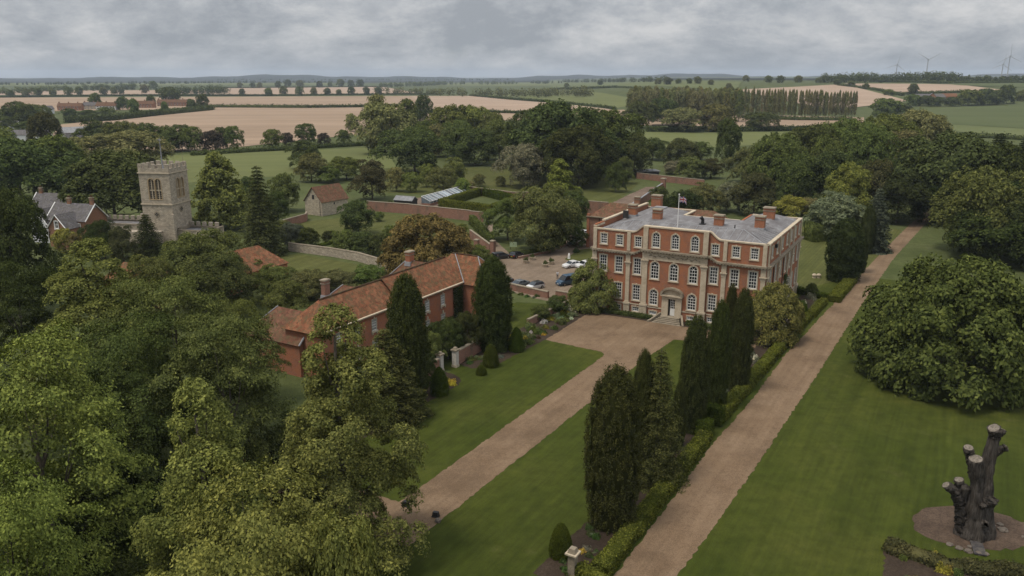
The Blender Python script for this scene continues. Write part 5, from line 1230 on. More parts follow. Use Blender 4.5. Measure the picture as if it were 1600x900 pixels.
# ------------------------------------------------------------------ people
def person(loc, rz, cols, label):
    """cols: shoes, trousers, top, skin, hair"""
    J = {'pelvis': (0, 0, .95), 'waist': (0, 0, 1.08), 'chest': (0, 0, 1.3), 'neck': (0, 0, 1.47), 'head': (0, -.02, 1.6), 'crown': (0, 0, 1.72),
         'kneeL': (.1, -.02, .5), 'ankL': (.11, .03, .08), 'toeL': (.12, -.14, .03), 'kneeR': (-.1, -.06, .5), 'ankR': (-.11, -.03, .08), 'toeR': (-.12, -.2, .03), 'hipL': (.09, 0, .9), 'hipR': (-.09, 0, .9),
         'shL': (.19, 0, 1.4), 'elL': (.27, .03, 1.13), 'haL': (.27, -.1, .9), 'fiL': (.26, -.14, .8), 'shR': (-.19, 0, 1.4), 'elR': (-.27, .03, 1.13), 'haR': (-.25, -.14, .92), 'fiR': (-.24, -.19, .83)}
    rad_ = dict(pelvis=.14, waist=.125, chest=.15, neck=.055, head=.1, crown=.075, kneeL=.065, ankL=.045, toeL=.04, kneeR=.065, ankR=.045, toeR=.04, hipL=.09, hipR=.09, shL=.07, elL=.05, haL=.035, fiL=.025, shR=.07, elR=.05, haR=.035, fiR=.025)
    ed = [('pelvis', 'waist'), ('waist', 'chest'), ('chest', 'neck'), ('neck', 'head'), ('head', 'crown'), ('pelvis', 'hipL'), ('hipL', 'kneeL'), ('kneeL', 'ankL'), ('ankL', 'toeL'), ('pelvis', 'hipR'), ('hipR', 'kneeR'), ('kneeR', 'ankR'), ('ankR', 'toeR'), ('chest', 'shL'), ('shL', 'elL'), ('elL', 'haL'), ('haL', 'fiL'), ('chest', 'shR'), ('shR', 'elR'), ('elR', 'haR'), ('haR', 'fiR')]
    ks = list(J); me = bpy.data.meshes.new('person'); me.from_pydata([J[k] for k in ks], [(ks.index(a), ks.index(b)) for a, b in ed], [])
    o = link('person', me, None, None, loc, rz); md = o.modifiers.new('skin', 'SKIN')
    for k, d in zip(ks, me.skin_vertices[0].data): d.radius = (rad_[k], rad_[k] * (.75 if k in ('chest', 'waist', 'pelvis') else 1)); d.use_root = (k == 'pelvis')
    o.modifiers.new('sub', 'SUBSURF').render_levels = 2; o.modifiers['sub'].levels = 1
    def f(t, out_):
        b = NB(t); s_ = b.n('ShaderNodeSeparateXYZ'); b.l(b.coord(), s_.inputs[0]); x = b.n('ShaderNodeValToRGB'); x.color_ramp.interpolation = 'CONSTANT'
        b.l(b.math('DIVIDE', s_.outputs[2], 1.8), x.inputs[0]); e = x.color_ramp.elements
        e[0].position = 0; e[0].color = (*cols[0], 1); e[1].position = .07; e[1].color = (*cols[1], 1)
        for p_, c_ in ((.56, cols[2]), (.825, cols[3]), (.925, cols[4])): q = e.new(p_); q.color = (*c_, 1)
        b.bsdf(out_, x.outputs[0], .8)
    me.materials.append(mat('clothes_' + str(len(MATS)), f)); return tag(o, label, 'person')
sk = (.35, .2, .14); hr = (.04, .025, .018); bk = (.015, .015, .018)
person(U(871, 436), R(160), (bk, (.025, .03, .05), (.5, .5, .52), sk, hr), 'person in pale shirt and dark trousers standing by the blue van')
person(U(797.5, 497), R(-10), (bk, bk, bk, sk, hr), 'person in black clothes standing on the small lawn by the yew')
person(U(778, 409), R(120), (bk, (.03, .03, .035), (.04, .04, .05), sk, hr), 'person in dark clothes loading the open estate car')

# ------------------------------------------------------------------ the old tree trunk on the lawn
WOOD = mat('dead_wood', lambda t, o: (lambda b: b.bsdf(o, b.mixc(b.ramp(b.noise(1.0, 6, .7, b.mapv(b.coord(), (6, 6, .7))), [(.35, (0, 0, 0)), (.65, (1, 1, 1))]), b.mixc(b.noise(1.2, 5, .6, b.coord()), (.062, .052, .044), (.13, .115, .10)), (.028, .023, .019)), .95, 0, .1, b.bump(b.noise(1.0, 6, .7, b.mapv(b.coord(), (7, 7, .8))), .9, .12)))(NB(t)))
CUT = plain('sawn_wood', (.17, .145, .118), .9, 0, .1, .5, 5)
sp0 = U(1522, 836); stump = empty('pollarded_trunk', sp0, 0, 'tall grey dead tree trunk with sawn-off limbs in a mulch bed', 'tree trunk')
def limb(mb, pts, rad_, seed, n=30, seg=9):
    g = random.Random(seed); P = []; Rr = []
    for k in range(len(pts) - 1):
        for j in range(seg): t = j / seg; P.append(Vector(pts[k]).lerp(Vector(pts[k + 1]), t)); s_ = t * t * (3 - 2 * t); P[-1] += Vector((g.uniform(-.05, .05), g.uniform(-.05, .05), 0)); Rr.append(rad_[k] * (1 - s_) + rad_[k + 1] * s_)
    P.append(Vector(pts[-1])); Rr.append(rad_[-1]); b0_ = len(mb.v); ph = [g.uniform(0, 6.28) for _ in range(5)]
    mb.tube(P, Rr, n)
    for k in range(len(P)):
        for j in range(n):
            i = b0_ + k * n + j; t = 2 * math.pi * j / n; v_ = Vector(mb.v[i]); d = v_ - P[k]
            f_ = 1 + .1 * math.sin(3 * t + ph[0] + k * .15) + .09 * math.sin(5 * t + ph[1] - k * .2) + .05 * math.sin(9 * t + ph[2]) + .07 * math.sin(k * .5 + ph[3]) + .05 * math.sin(k * .8 + 4 * t + ph[4]) + .05 * math.sin(13 * t + ph[1] + k * .1) + g.uniform(-.045, .045)
            mb.v[i] = tuple(P[k] + d * f_)
    return P[-1], Rr[-1], (P[-1] - P[-2]).normalized()
mb = MB(); tips = []
LB = [([(.1, 0, -.2), (.1, 0, 1.0), (.2, .1, 4.0), (.45, .3, 7.2), (.55, .45, 9.6), (.35, .3, 10.6)], [1.3, .85, .68, .56, .42, .5]), ([(.5, .3, 7.0), (.75, .45, 9.6), (1.0, .3, 10.5)], [.4, .36, .46]),
      ([(-.35, -.2, -.2), (-.4, -.1, 2.5), (-.65, -.1, 5.4), (-1.2, -.3, 7.9)], [1.15, .75, .52, .6]), ([(-.8, .1, 5.8), (-1.3, .4, 7.5), (-1.5, .5, 8.6)], [.4, .36, .42]),
      ([(-.9, .2, -.2), (-1.3, .2, 1.6), (-2.0, .1, 3.6), (-2.4, 0, 4.4), (-3.4, -.1, 5.2)], [.75, .5, .42, .38, .36]), ([(-.8, .5, .5), (-1.3, .6, 3.0), (-1.9, .5, 5.4)], [.55, .42, .4]), ([(-1.4, .3, 3.4), (-1.5, .0, 5.0)], [.36, .4]),
      ([(.6, .3, 7.8), (1.1, .1, 8.6), (1.5, .0, 8.8)], [.3, .3, .32]), ([(.9, -.3, -.2), (.8, 0, 2.6), (.7, .2, 5.5)], [.7, .5, .3]), ([(.4, -.5, 3.6), (.5, -1.0, 4.2)], [.5, .45]), ([(-.2, -.6, 3.2), (-.3, -1.0, 3.7)], [.3, .26]), ([(.1, -.7, 1.6), (.1, -1.15, 1.9)], [.4, .3])]
for k, (p, r_) in enumerate(LB): tips.append(limb(mb, p, r_, k))
mb.build('trunk', WOOD, stump, smooth_=True)
for k, (p, r_, d) in enumerate(tips):
    if k in (6, 8, 9, 10, 11): continue
    MB().tube([p - d * .02, p + d * .03], [r_ * .96, r_ * .9], 14).build('sawn_face', CUT, stump)
ROCK = stone_material('rock', (.14, .115, .092), (.07, .06, .05), (.21, .18, .15))
def rock_mesh(seed):
    import bmesh
    bm = bmesh.new(); bmesh.ops.create_icosphere(bm, subdivisions=2, radius=1); g = random.Random(seed)
    for v_ in bm.verts: v_.co *= g.uniform(.75, 1.15); v_.co.z *= .55
    me = bpy.data.meshes.new('rock'); bm.to_mesh(me); bm.free(); me.materials.append(ROCK); return me
RK = [rock_mesh(s) for s in range(4)]
for k, (dx_, dy_, s_) in enumerate(((-2.6, -2.2, .35), (-2.0, -2.7, .4), (-1.3, -3.0, .34), (-.7, -3.1, .3), (-3.1, -1.6, .3), (1.8, 1.1, .4), (2.5, 1.5, .35), (3.1, .8, .45), (2.0, 2.0, .3), (4.3, -.4, .22), (-1.5, -2.0, .25), (3.4, 1.7, .3))):
    o = link('rock', RK[k % 4], None, None, sp0 + Vector((dx_, dy_, .06)), rng.uniform(0, 6)); o.scale = (s_, s_ * rng.uniform(.7, 1.2), s_); tag(o, 'small stone lying on the mulch round the dead trunk', 'stone', 'stones round the dead trunk')
gd = empty('slate_slab', sp0 + Vector((-.9, -2.2, .12)), R(-20), 'dark slab leaning at the foot of the dead trunk', 'slab'); MB().box(-.5, .5, -1.2, 1.0, -.05, .05).build('slab', SLATE, gd)

# ------------------------------------------------------------------ small garden things
for p, l_ in ((U(634, 790), 'black uplighter at the lawn edge of the main drive under the lime'), (U(681, 807), 'black uplighter with pale cable cover by the drive edge')):
    o = empty('uplighter', p, rng.uniform(0, 3), l_, 'uplighter'); MB().box(-.3, .3, -.22, .22, .1, .5, .04, .04).build('housing', BLACKP, o); MB().box(-.35, .35, -.28, .28, 0, .1).build('base', BLACKP, o); MB().tube([(0, -.23, .3), (0, -.26, .32)], [.15, .15], 10).build('lens', CGLASS, o)
o = link('rock', RK[1], None, None, U(684, 815) + Vector((0, 0, .1)), 1.0); o.scale = (.35, .35, .4); tag(o, 'pale rounded stone beside the drive uplighter', 'stone')
def small_mound(var, leaf=.11):
    k = ('mound', var, leaf)
    if k not in CACHE:
        g = np.random.default_rng(var + 40); n = int(900 if leaf < .13 else 500)
        d = g.normal(size=(n, 3)); d[:, 2] = np.abs(d[:, 2]); d /= np.linalg.norm(d, axis=1, keepdims=True)
        rr_ = 1 + .22 * np.sin(d[:, :1] * 5 + var) + .18 * np.sin(d[:, 1:2] * 6 + var * 2); P = d * rr_ * g.uniform(.55, 1.05, (n, 1)) * np.array((1, 1, .9))
        V, Q = leaves(P, d + g.normal(0, .5, (n, 3)) + np.array((0, 0, .3)), leaf * 2.0, var, .5); me = np_mesh('foliage', V, Q); me.materials.append(LEAF); CACHE[k] = me
    return CACHE[k]
for n_, c_ in (('fwhite', (.48, .46, .42)), ('fyel', (.36, .30, .05)), ('herb', (.10, .125, .065)), ('fern', (.055, .085, .028)), ('sage', (.13, .15, .10)), ('gold2', (.2, .19, .04)), ('plum', (.07, .04, .035))): TI[n_] = c_
def mound(p, r, h, tint, label, group, name='border_plant', cat='plant'):
    o = link(name, small_mound(rng.randrange(5)), None, None, Vector((p.x, p.y, p.z - .05)), rng.uniform(0, 6.28)); o.scale = (r, r * rng.uniform(.8, 1.2), h); o.color = (*[v * rng.uniform(.85, 1.15) for v in TI[tint]], 1)
    return tag(o, label, cat, group)
TN = {'fern': 'dark green leafy', 'herb': 'grey green leafy', 'sage': 'silvery', 'fyel': 'yellow flowering', 'fwhite': 'white flowering', 'gold2': 'golden leaved', 'mid': 'mid green leafy', 'box': 'dense bright green', 'plum': 'dull plum leaved', 'dark': 'deep green leafy'}
def border(n, a0, a1, b0, b1, where, tints, r0=.35, r1=.9):
    for _ in range(n):
        t = rng.choice(tints); r = rng.uniform(r0, r1); mound(EP(rng.uniform(a0, a1), rng.uniform(b0, b1)), r, r * rng.uniform(.7, 1.3), t, f'{TN[t]} mound {where}', f'{TN[t]} plants {where}')
border(95, -62.3, -58.0, 99, 126, 'in the long flower border by the forecourt', ['fern', 'herb', 'sage', 'fyel', 'mid', 'box', 'gold2', 'fern', 'mid', 'fwhite', 'plum', 'dark'], .35, 1.0)
border(22, -62.2, -58.6, 91.5, 98.5, 'in the bed below the old brick wall', ['fern', 'herb', 'dark', 'sage', 'mid'], .3, .7)
border(34, -63.2, -58.8, 63, 85.5, 'in the bed under the lawn edge yews', ['fern', 'herb', 'dark', 'fyel', 'mid'], .25, .65)
border(26, -27.6, -24.8, 53, 66, 'in the dark bed behind the pier', ['fern', 'dark', 'fyel', 'dark', 'fern', 'sage'], .2, .5)
border(24, -27.2, -24.8, 98, 124, 'between the yews and the drive hedge', ['fern', 'sage', 'herb', 'fwhite', 'dark', 'mid'], .35, .8)
border(26, -27.4, -24.6, 127, 155, 'in the bed beside the house wall', ['fern', 'herb', 'dark', 'box', 'sage', 'fwhite'], .45, 1.0)
border(26, -2.2, 10, 64, 72, 'in the bed near the dead trunk', ['dark', 'gold2', 'fern', 'mid', 'box'], .3, .8)
border(22, -73.5, -66, 91, 109, 'in the shrubbery before the brick wing', ['mid', 'fern', 'dark', 'herb', 'mid'], .7, 1.6)
border(9, -78, -70, 127.6, 130.6, 'at the foot of the mossy wall', ['mid', 'herb', 'box', 'fern'], .4, .9)
for k, (px_, py_) in enumerate(((822, 411), (832, 406), (852, 417), (861, 413))):
    o = empty('stone_planter', U(px_, py_), 0, 'round stone planter with a small shrub in the gravel yard', 'planter', 'planters in the yard'); MB().tube([(0, 0, 0), (0, 0, .15), (0, 0, .7)], [.5, .55, .75], 12).build('tub', STONE, o); l_ = link('foliage', small_mound(k), None, o, (0, 0, .7)); l_.scale = (.6, .6, .8); l_.color = (*TI['dark'], 1)
o = empty('yard_sign', U(802, 390), R(-10), 'small pale green sign board on posts by the yard', 'sign'); MB().box(-.9, .9, -.04, .04, .7, 1.9).build('board', plain('sign_green', (.34, .42, .26), .7), o); [MB().box(x - .05, x + .05, -.03, .06, 0, .7).build('post', DARKW, o) for x in (-.7, .7)]
bn = empty('garden_bench', U(1246, 489), R(-32), 'weathered timber bench behind the clipped drive hedge', 'bench'); BT = plain('teak', (.25, .2, .15), .8)
for k in range(4): MB().box(-.9, .9, -.3 + k * .15, -.18 + k * .15, .42, .46).build('seat_slat', BT, bn)
for k in range(3): MB().box(-.9, .9, .31, .35, .55 + k * .16, .66 + k * .16).build('back_slat', BT, bn)
for x in (-.85, .85):
    for y in (-.25, .3): MB().box(x - .04, x + .04, y - .04, y + .04, 0, .65 if y < 0 else .95).build('leg', BT, bn)
for px_, l_ in ((1272, 'round stone ball ornament on the side lawn'), (1279, 'taller round stone ornament on the side lawn')):
    o = empty('stone_ornament', U(px_, 434), 0, l_, 'ornament'); MB().tube([(0, 0, 0), (0, 0, .15), (0, 0, .35), (0, 0, .6), (0, 0, .8), (0, 0, .9)], [.4, .35, .42, .5, .36, .1], 12).build('stone', STONE, o)
o = empty('white_statue', U(889, 404), 0, 'small white garden statue on the grass island in the yard', 'statue'); MB().tube([(0, 0, 0), (0, 0, .3), (0, 0, .7), (0, 0, 1.1), (0, 0, 1.3)], [.35, .3, .28, .18, .08], 10).build('figure', WHITE, o)
sheet('lawn', [U(882, 405), U(905, 390), U(925, 388), U(928, 408), U(905, 414)], LAWN2, 0.02)
mound(U(900, 394), .9, 1.2, 'fern', 'spiky dark plant on the grass island in the yard', None)
def climber(name, parent_m, x0, x1, z0, z1, n, leaf, tint, label, plane_y=0, side=False):
    g = np.random.default_rng(n); P = np.stack([g.uniform(x0, x1, n), np.full(n, 0.0), g.uniform(z0, z1, n)], 1)
    k = (np.sin(P[:, 0] * 3) + np.sin(P[:, 2] * 1.7 + P[:, 0])) * .5; P = P[g.uniform(0, 1, n) < .75 + .3 * k]; n = len(P); P[:, 1] = -np.abs(g.normal(0, .22, n)) - .04
    Nn = np.tile(np.array((0, -1, .35)), (n, 1)) + g.normal(0, .5, (n, 3)); V, Q = leaves(P, Nn, leaf, 3); me = np_mesh(name, V, Q); me.materials.append(LEAF)
    o = link(name, me); o.matrix_world = parent_m; o.color = (*TI[tint], 1); return tag(o, label, 'climber')
wm_ = Matrix.Translation(EP(-74.9, 76.0)) @ Matrix.Rotation(TH, 4, 'Z')
climber('wall_ivy', wm_ @ Matrix.Translation((0, -.85, 0)), 30.2, 32.8, 0, 6.7, 5200, .2, 'yew', 'dark ivy climbing the corner of the brick wing')
climber('wall_creeper', wm_ @ Matrix.Translation((0, -.85, 0)), 19, 30, 0, 1.9, 2600, .2, 'dark', 'leafy creeper along the foot of the brick wing')
hm_ = Matrix.Translation((14.6, 140.2, 0)) @ Matrix.Rotation(HA, 4, 'Z') @ Matrix.Translation((HW, 0, 0)) @ Matrix.Rotation(math.pi / 2, 4, 'Z')
climber('climbing_rose', hm_, 17.6, 20.2, 0, 5.2, 2300, .17, 'fwhite', 'white flowering climbing rose on the house side wall'); climber('wall_creeper', hm_, 14.6, 17.2, 0, 6.5, 2600, .17, 'fern', 'green creeper beside the white climbing rose')

# ------------------------------------------------------------------ clipped hedges
hedge('clipped_hedge', [EP(-23.5, 54.6), EP(-23.6, 70), EP(-23.8, 84.8)], 1.6, 1.1, 'boxy', 'low clipped hedge along the drive past the front yews')
hedge('clipped_hedge', [EP(-25.2, 54.0), EP(-22.6, 53.2)], 1.2, 1.0, 'boxy', 'short clipped hedge end beside the stone gate pier')
hedge('clipped_hedge', [EP(-24.0, 91.0), EP(-23.7, 110), EP(-23.4, 126), EP(-23.2, 131)], 1.6, 1.15, 'boxy', 'long clipped hedge beside the drive leading to the round golden tree')
hedge('clipped_hedge', [EP(-23.0, 131.6), EP(-22.9, 141)], 1.2, 1.1, 'boxy', 'clipped hedge between the bench and the drive')
hedge('clipped_hedge', [EP(-22.6, 141.6), EP(-22.3, 152)], 1.2, 1.1, 'boxy', 'clipped hedge just before the golden hedge corner')
hedge('clipped_hedge', [EP(-20.9, 154), EP(-20.4, 172)], 2.2, 1.2, 'boxy', 'broad golden clipped hedge beside the dark yew block')
hedge('clipped_hedge', [EP(-29, 158), EP(-21.8, 155)], 1.4, 1.1, 'box', 'low green hedge joining the house corner and golden hedge')
hedge('box_block', [EP(-25.1, 85.9), EP(-23.4, 85.9)], 1.6, 2.0, 'box', 'upright clipped box block at the near end of the hedge gap')
hedge('box_block', [EP(-25.2, 89.7), EP(-23.2, 89.7)], 1.5, 2.3, 'box', 'taller clipped box block at the far end of the hedge gap')
hedge('low_edging', [EP(-3.1, 71.6), EP(2, 70.9), EP(9, 73.6), EP(20, 73.4)], 1.7, .55, 'bronze', 'low dark straggly hedge bounding the bed near the dead trunk', rough=.15)
hs_ = lambda u, v, z=0: hall.matrix_basis @ Vector((u, v, z))
hedge('clipped_hedge', [hs_(0, -1.9), hs_(12.0, -1.9)], 1.1, .62, 'dark', 'low dark hedge under the house front left of the steps')
hedge('clipped_hedge', [hs_(18.5, -1.9), hs_(30.5, -1.9)], 1.1, .62, 'dark', 'low dark hedge under the house front right of the steps')
for k, (a, b, l_) in enumerate(((U(690, 324), U(768, 334), 'front'), (U(768, 334), U(806, 318), 'yard side'), (U(806, 318), U(752, 304), 'back'), (U(752, 304), U(690, 324), 'glasshouse side'))): hedge('kitchen_garden_hedge', [a, b], 2.2, 2.6, 'boxy' if k != 2 else 'box', f'tall clipped square hedge of the kitchen garden, {l_}', leaf=.3, cover=1.8)
hedge('ivy_hedge', [U(737, 350), U(752, 366), U(768, 386)], 1.4, 2.6, 'mid', 'bright green hedge running down to the yard entrance', leaf=.25, rough=.15)
hedge('laurel_hedge', [U(1262, 376), U(1330, 372)], 4, 4.4, 'mid', 'tall green hedge behind the side lawn', leaf=.3, rough=.3)
hedge('yew_hedge', [U(1040, 338), U(1088, 333)], 4, 5.0, 'yew', 'tall black green yew hedge behind the country house', leaf=.3, rough=.3)
hedge('box_edging', [U(478, 391), U(527, 379)], 1.0, .7, 'box', 'narrow box edging in the walled shrub garden', leaf=.2)
hedge('clipped_hedge', [U(800, 402), U(850, 394), U(880, 382)], 1.6, 1.1, 'mid', 'low hedge bank under the yard trees', leaf=.25, rough=.2)
def fh(px, label, h=2.4, w_=3.5, tint='dark', leaf=1.1): hedge('field_hedge', [G(*p) for p in px], w_, h, tint, label, leaf=leaf * 1.25, cover=.9, rough=.5, sway=.5)
fh([(300, 243), (420, 236), (600, 226)], 'field hedge between the pasture and the near stubble', 2.2, 3, leaf=.6)
fh([(300, 168), (480, 169), (640, 167)], 'dark hedge line splitting the two wide stubble fields', 3.5, 5); fh([(-40, 153), (200, 150), (420, 150), (620, 148), (690, 148)], 'hedge with scattered trees across the far stubble', 3, 5)
fh([(330, 138), (460, 137), (590, 136)], 'furthest stubble hedge dotted with round trees', 3, 6, leaf=1.6); fh([(105, 192), (170, 189), (250, 180), (330, 172)], 'bushy hedge below the cottage row', 5, 8)
fh([(640, 176), (740, 176), (860, 179)], 'hedge below the central stubble field', 3, 4); fh([(735, 150), (860, 160), (960, 171)], 'thin hedge curving along the pale green field', 2.5, 4)
fh([(1010, 206), (1150, 206), (1320, 203)], 'hedge between the poplars and the pale pasture', 3.5, 5, leaf=.9); fh([(1310, 134), (1370, 141), (1410, 150)], 'hedge dividing the two hill stubble fields', 2.5, 5, leaf=1.3)
fh([(1480, 214), (1560, 216), (1640, 222)], 'hedge below the right hand crop field', 2.5, 4, leaf=.9); fh([(1400, 148), (1500, 145), (1620, 150)], 'hedge behind the hill farm', 3, 5, leaf=1.3); fh([(1160, 185), (1240, 188), (1330, 189)], 'scrubby hedge at the feet of the poplars', 3, 5, leaf=1.0)
fh([(1360, 128), (1480, 131), (1600, 130)], 'dark hedge on the top of the right hand hill', 4, 6, leaf=1.8); fh([(860, 140), (960, 137), (1010, 141)], 'short dark hedge across the far green slope', 3, 6, leaf=1.6)

# ------------------------------------------------------------------ trees: the foreground grove
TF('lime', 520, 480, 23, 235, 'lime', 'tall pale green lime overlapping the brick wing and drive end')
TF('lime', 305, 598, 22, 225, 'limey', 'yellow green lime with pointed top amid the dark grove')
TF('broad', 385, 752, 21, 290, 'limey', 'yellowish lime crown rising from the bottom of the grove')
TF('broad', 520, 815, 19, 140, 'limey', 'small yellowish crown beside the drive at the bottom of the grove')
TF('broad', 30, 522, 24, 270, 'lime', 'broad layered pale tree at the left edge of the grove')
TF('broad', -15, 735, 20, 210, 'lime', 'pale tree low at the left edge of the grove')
TF('broad', 165, 690, 11, 230, 'deep', 'dark layered tree between the pale limes of the grove')  # low filler; its dark tint stands in for shade between crowns
TF('broad', 345, 500, 20, 200, 'mid', 'spreading mid green tree left of the brick wing')
TF('broad', 205, 500, 20, 190, 'dark', 'mid green tree in the heart of the grove')
TF('lime', 140, 376, 23, 210, 'lime', 'bright tall tree standing in front of the brick house and church')
TF('broad', 262, 436, 20, 200, 'mid', 'layered tree below the church tower')
TF('broad', 372, 470, 14, 110, 'mid', 'wide topped tree screening the low end of the brick wing')
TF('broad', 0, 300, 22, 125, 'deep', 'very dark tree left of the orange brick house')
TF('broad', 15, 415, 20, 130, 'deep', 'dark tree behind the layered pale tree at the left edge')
TF('broad', 95, 800, 9, 240, 'yew', 'deep shaded tree low in the grove')  # low filler; yew tint puts the shade of the crown gaps into the leaves
TF('broad', 225, 830, 8, 220, 'yew', 'shaded understorey tree under the pointed lime')  # filler tinted dark to paint the shaded gap under the lime
TF('broad', 425, 690, 8, 170, 'yew', 'shaded tree between the two tall limes')  # filler tinted dark to paint the shaded gap between the limes
TF('broad', 150, 880, 8, 260, 'yew', 'shaded tree at the bottom of the grove')  # filler tinted dark, shade painted into its leaf colour
TF('broad', 325, 362, 14, 130, 'mid', 'rounded tree in front of the church chancel')
TF('broad', 330, 400, 11, 110, 'dark', 'dark bushy tree next to the rust tiled outbuilding')
TF('broad', 225, 405, 12, 90, 'mid', 'bushy tree below the church nave')
# gardens behind the wing
for cx_, b, t, w_, ti, l_ in ((430, 470, 418, 80, 'mid', 'leafy garden tree behind the low wing range'), (480, 466, 425, 75, 'olive', 'white flecked garden tree behind the wing chimney'), (525, 458, 425, 70, 'olive', 'olive garden bush beside the wing roof'), (575, 452, 415, 55, 'mid', 'garden bush between the wing roof and small lawn'), (450, 500, 440, 70, 'mid', 'leafy tree in the court behind the wing'), (400, 445, 405, 40, 'mid', 'bush beside the rust tiled outbuilding')): T('broad', cx_, b, t, w_, ti, l_)
T('dome', 663, 428, 338, 145, 'brown', 'large domed brownish green tree behind the brick wing')
T('broad', 747, 428, 384, 52, 'mid', 'bright bushy tree at the end of the wing by the yard')
T('broad', 560, 366, 314, 60, 'dark', 'round dark tree in the walled garden near the barn')
for cx_, b, t, w_, ti, l_ in ((484, 390, 357, 36, 'deep', 'dark shrub beside the spruce in the walled garden'), (513, 381, 361, 22, 'deep', 'small round clipped shrub in the walled garden'), (540, 398, 360, 42, 'mid', 'leafy shrub above the rubble wall'), (568, 400, 362, 46, 'dark', 'dark leafy shrub above the rubble wall'), (594, 402, 365, 34, 'dark', 'shrub between the dark shrubs and the domed tree'), (612, 382, 352, 30, 'mid', 'pale shrub behind the domed brownish tree'), (455, 388, 350, 45, 'bluec', 'grey green bush beside the spruce'), (610, 330, 314, 13, 'deep', 'small round bush against the kitchen garden wall')): T('broad', cx_, b, t, w_, ti, l_, cat='shrub', name='garden_shrub')
for cx_, b, t, w_ in ((592, 346, 331, 17), (700, 374, 352, 26), (722, 368, 350, 20), (520, 374, 360, 16), (466, 374, 350, 26), (655, 346, 334, 13), (446, 374, 345, 28), (632, 374, 356, 24), (552, 352, 336, 18)): T('broad', cx_, b, t, w_, 'mid', 'small rounded green shrub on the walled garden grass', 'walled garden shrubs', cat='shrub', name='garden_shrub')
# columns and cones
T('column', 640, 628, 430, 66, 'cyp', 'tall dark columnar yew in front of the wing roof')
T('spruce', 607, 655, 508, 104, 'cypress', 'olive conical cypress leaning over the lawn edge', name='conical_cypress')
T('column', 770, 545, 402, 64, 'cyp', 'dark columnar yew at the far end of the brick wing')
T('column', 955, 818, 574, 88, 'cyp', 'nearest bulky columnar yew at the drive hedge')
T('spruce', 1024, 748, 538, 78, 'cypress', 'olive feathery cypress among the drive yews', name='conical_cypress')
T('column', 1000, 745, 548, 40, 'cyp', 'slim yew squeezed between the bulky yew and feathery cypress')
T('column', 1058, 700, 596, 24, 'cyp', 'short narrow yew beside the clipped box block')
T('column', 1080, 672, 495, 47, 'cyp', 'columnar yew behind the feathery cypress')
T('column', 1117, 640, 470, 37, 'cyp', 'columnar yew second from the house')
T('column', 1153, 610, 452, 36, 'cyp', 'columnar yew closest to the round golden tree')
T('column', 1134, 600, 445, 25, 'cyp', 'thin dark yew whose top meets the house wall')
for cx_, b, t, w_, l_ in ((876, 868, 818, 36, 'clipped green cone near the stone gate pier'), (767, 572, 538, 26, 'clipped cone before the old brick wall'), (807, 548, 512, 26, 'clipped cone by the dark yew and flower border'), (687, 616, 574, 30, 'dark clipped cone left of the gateway'), (752, 585, 570, 18, 'low rounded clip beside the gate wall')): T('cone', cx_, b, t, w_, 'box', l_, cat='topiary')
T('dome', 1474, 600, 403, 232, 'holm', 'huge rounded dense evergreen oak standing on the right lawn', name='holm_oak')
T('dome', 927, 480, 407, 82, 'quince', 'round yellow green tree at the left corner of the house', name='round_tree', var=1)
T('dome', 1203, 532, 445, 88, 'quince', 'round yellow green tree at the right corner of the house', name='round_tree', var=2)
T('dome', 1268, 463, 443, 20, 'deep', 'small dark ball shrub by the golden hedge corner', cat='shrub', name='ball_shrub')
T('dome', 1250, 487, 470, 20, 'box', 'small round clipped shrub behind the bench', cat='shrub', name='ball_shrub')
# shrubs against the wing
for cx_, b, t, w_, ti, l_ in ((700, 560, 500, 60, 'deep', 'dark shrub mass under the wing windows'), (730, 550, 488, 50, 'deep', 'tall dark shrub by the ivy corner'), (675, 575, 520, 45, 'mid', 'mid green shrub behind the gate piers'), (665, 600, 545, 40, 'deep', 'dark shrub behind the tall wing yew'), (790, 500, 470, 30, 'mid', 'leafy shrub beside the person in black'), (870, 490, 462, 36, 'dark', 'dark shrub on the border wall by the yard'), (845, 500, 478, 34, 'dark', 'leafy rose shrub above the flower border')): T('broad', cx_, b, t, w_, ti, l_, cat='shrub', name='garden_shrub')
# churchyard
T('spruce', 235, 408, 332, 46, 'deep', 'dark pointed conifer in front of the church tower'); T('broad', 165, 405, 346, 58, 'yew', 'black green yew before the church nave'); T('broad', 195, 420, 356, 50, 'bronze', 'brownish yew between the nave yew and pointed conifer')
T('broad', 103, 395, 358, 34, 'gold', 'golden bush below the orange brick house'); T('broad', 125, 400, 365, 30, 'brown', 'tawny bush between the brick house and nave'); T('broad', 290, 362, 340, 40, 'mid', 'low bush behind the church chancel')
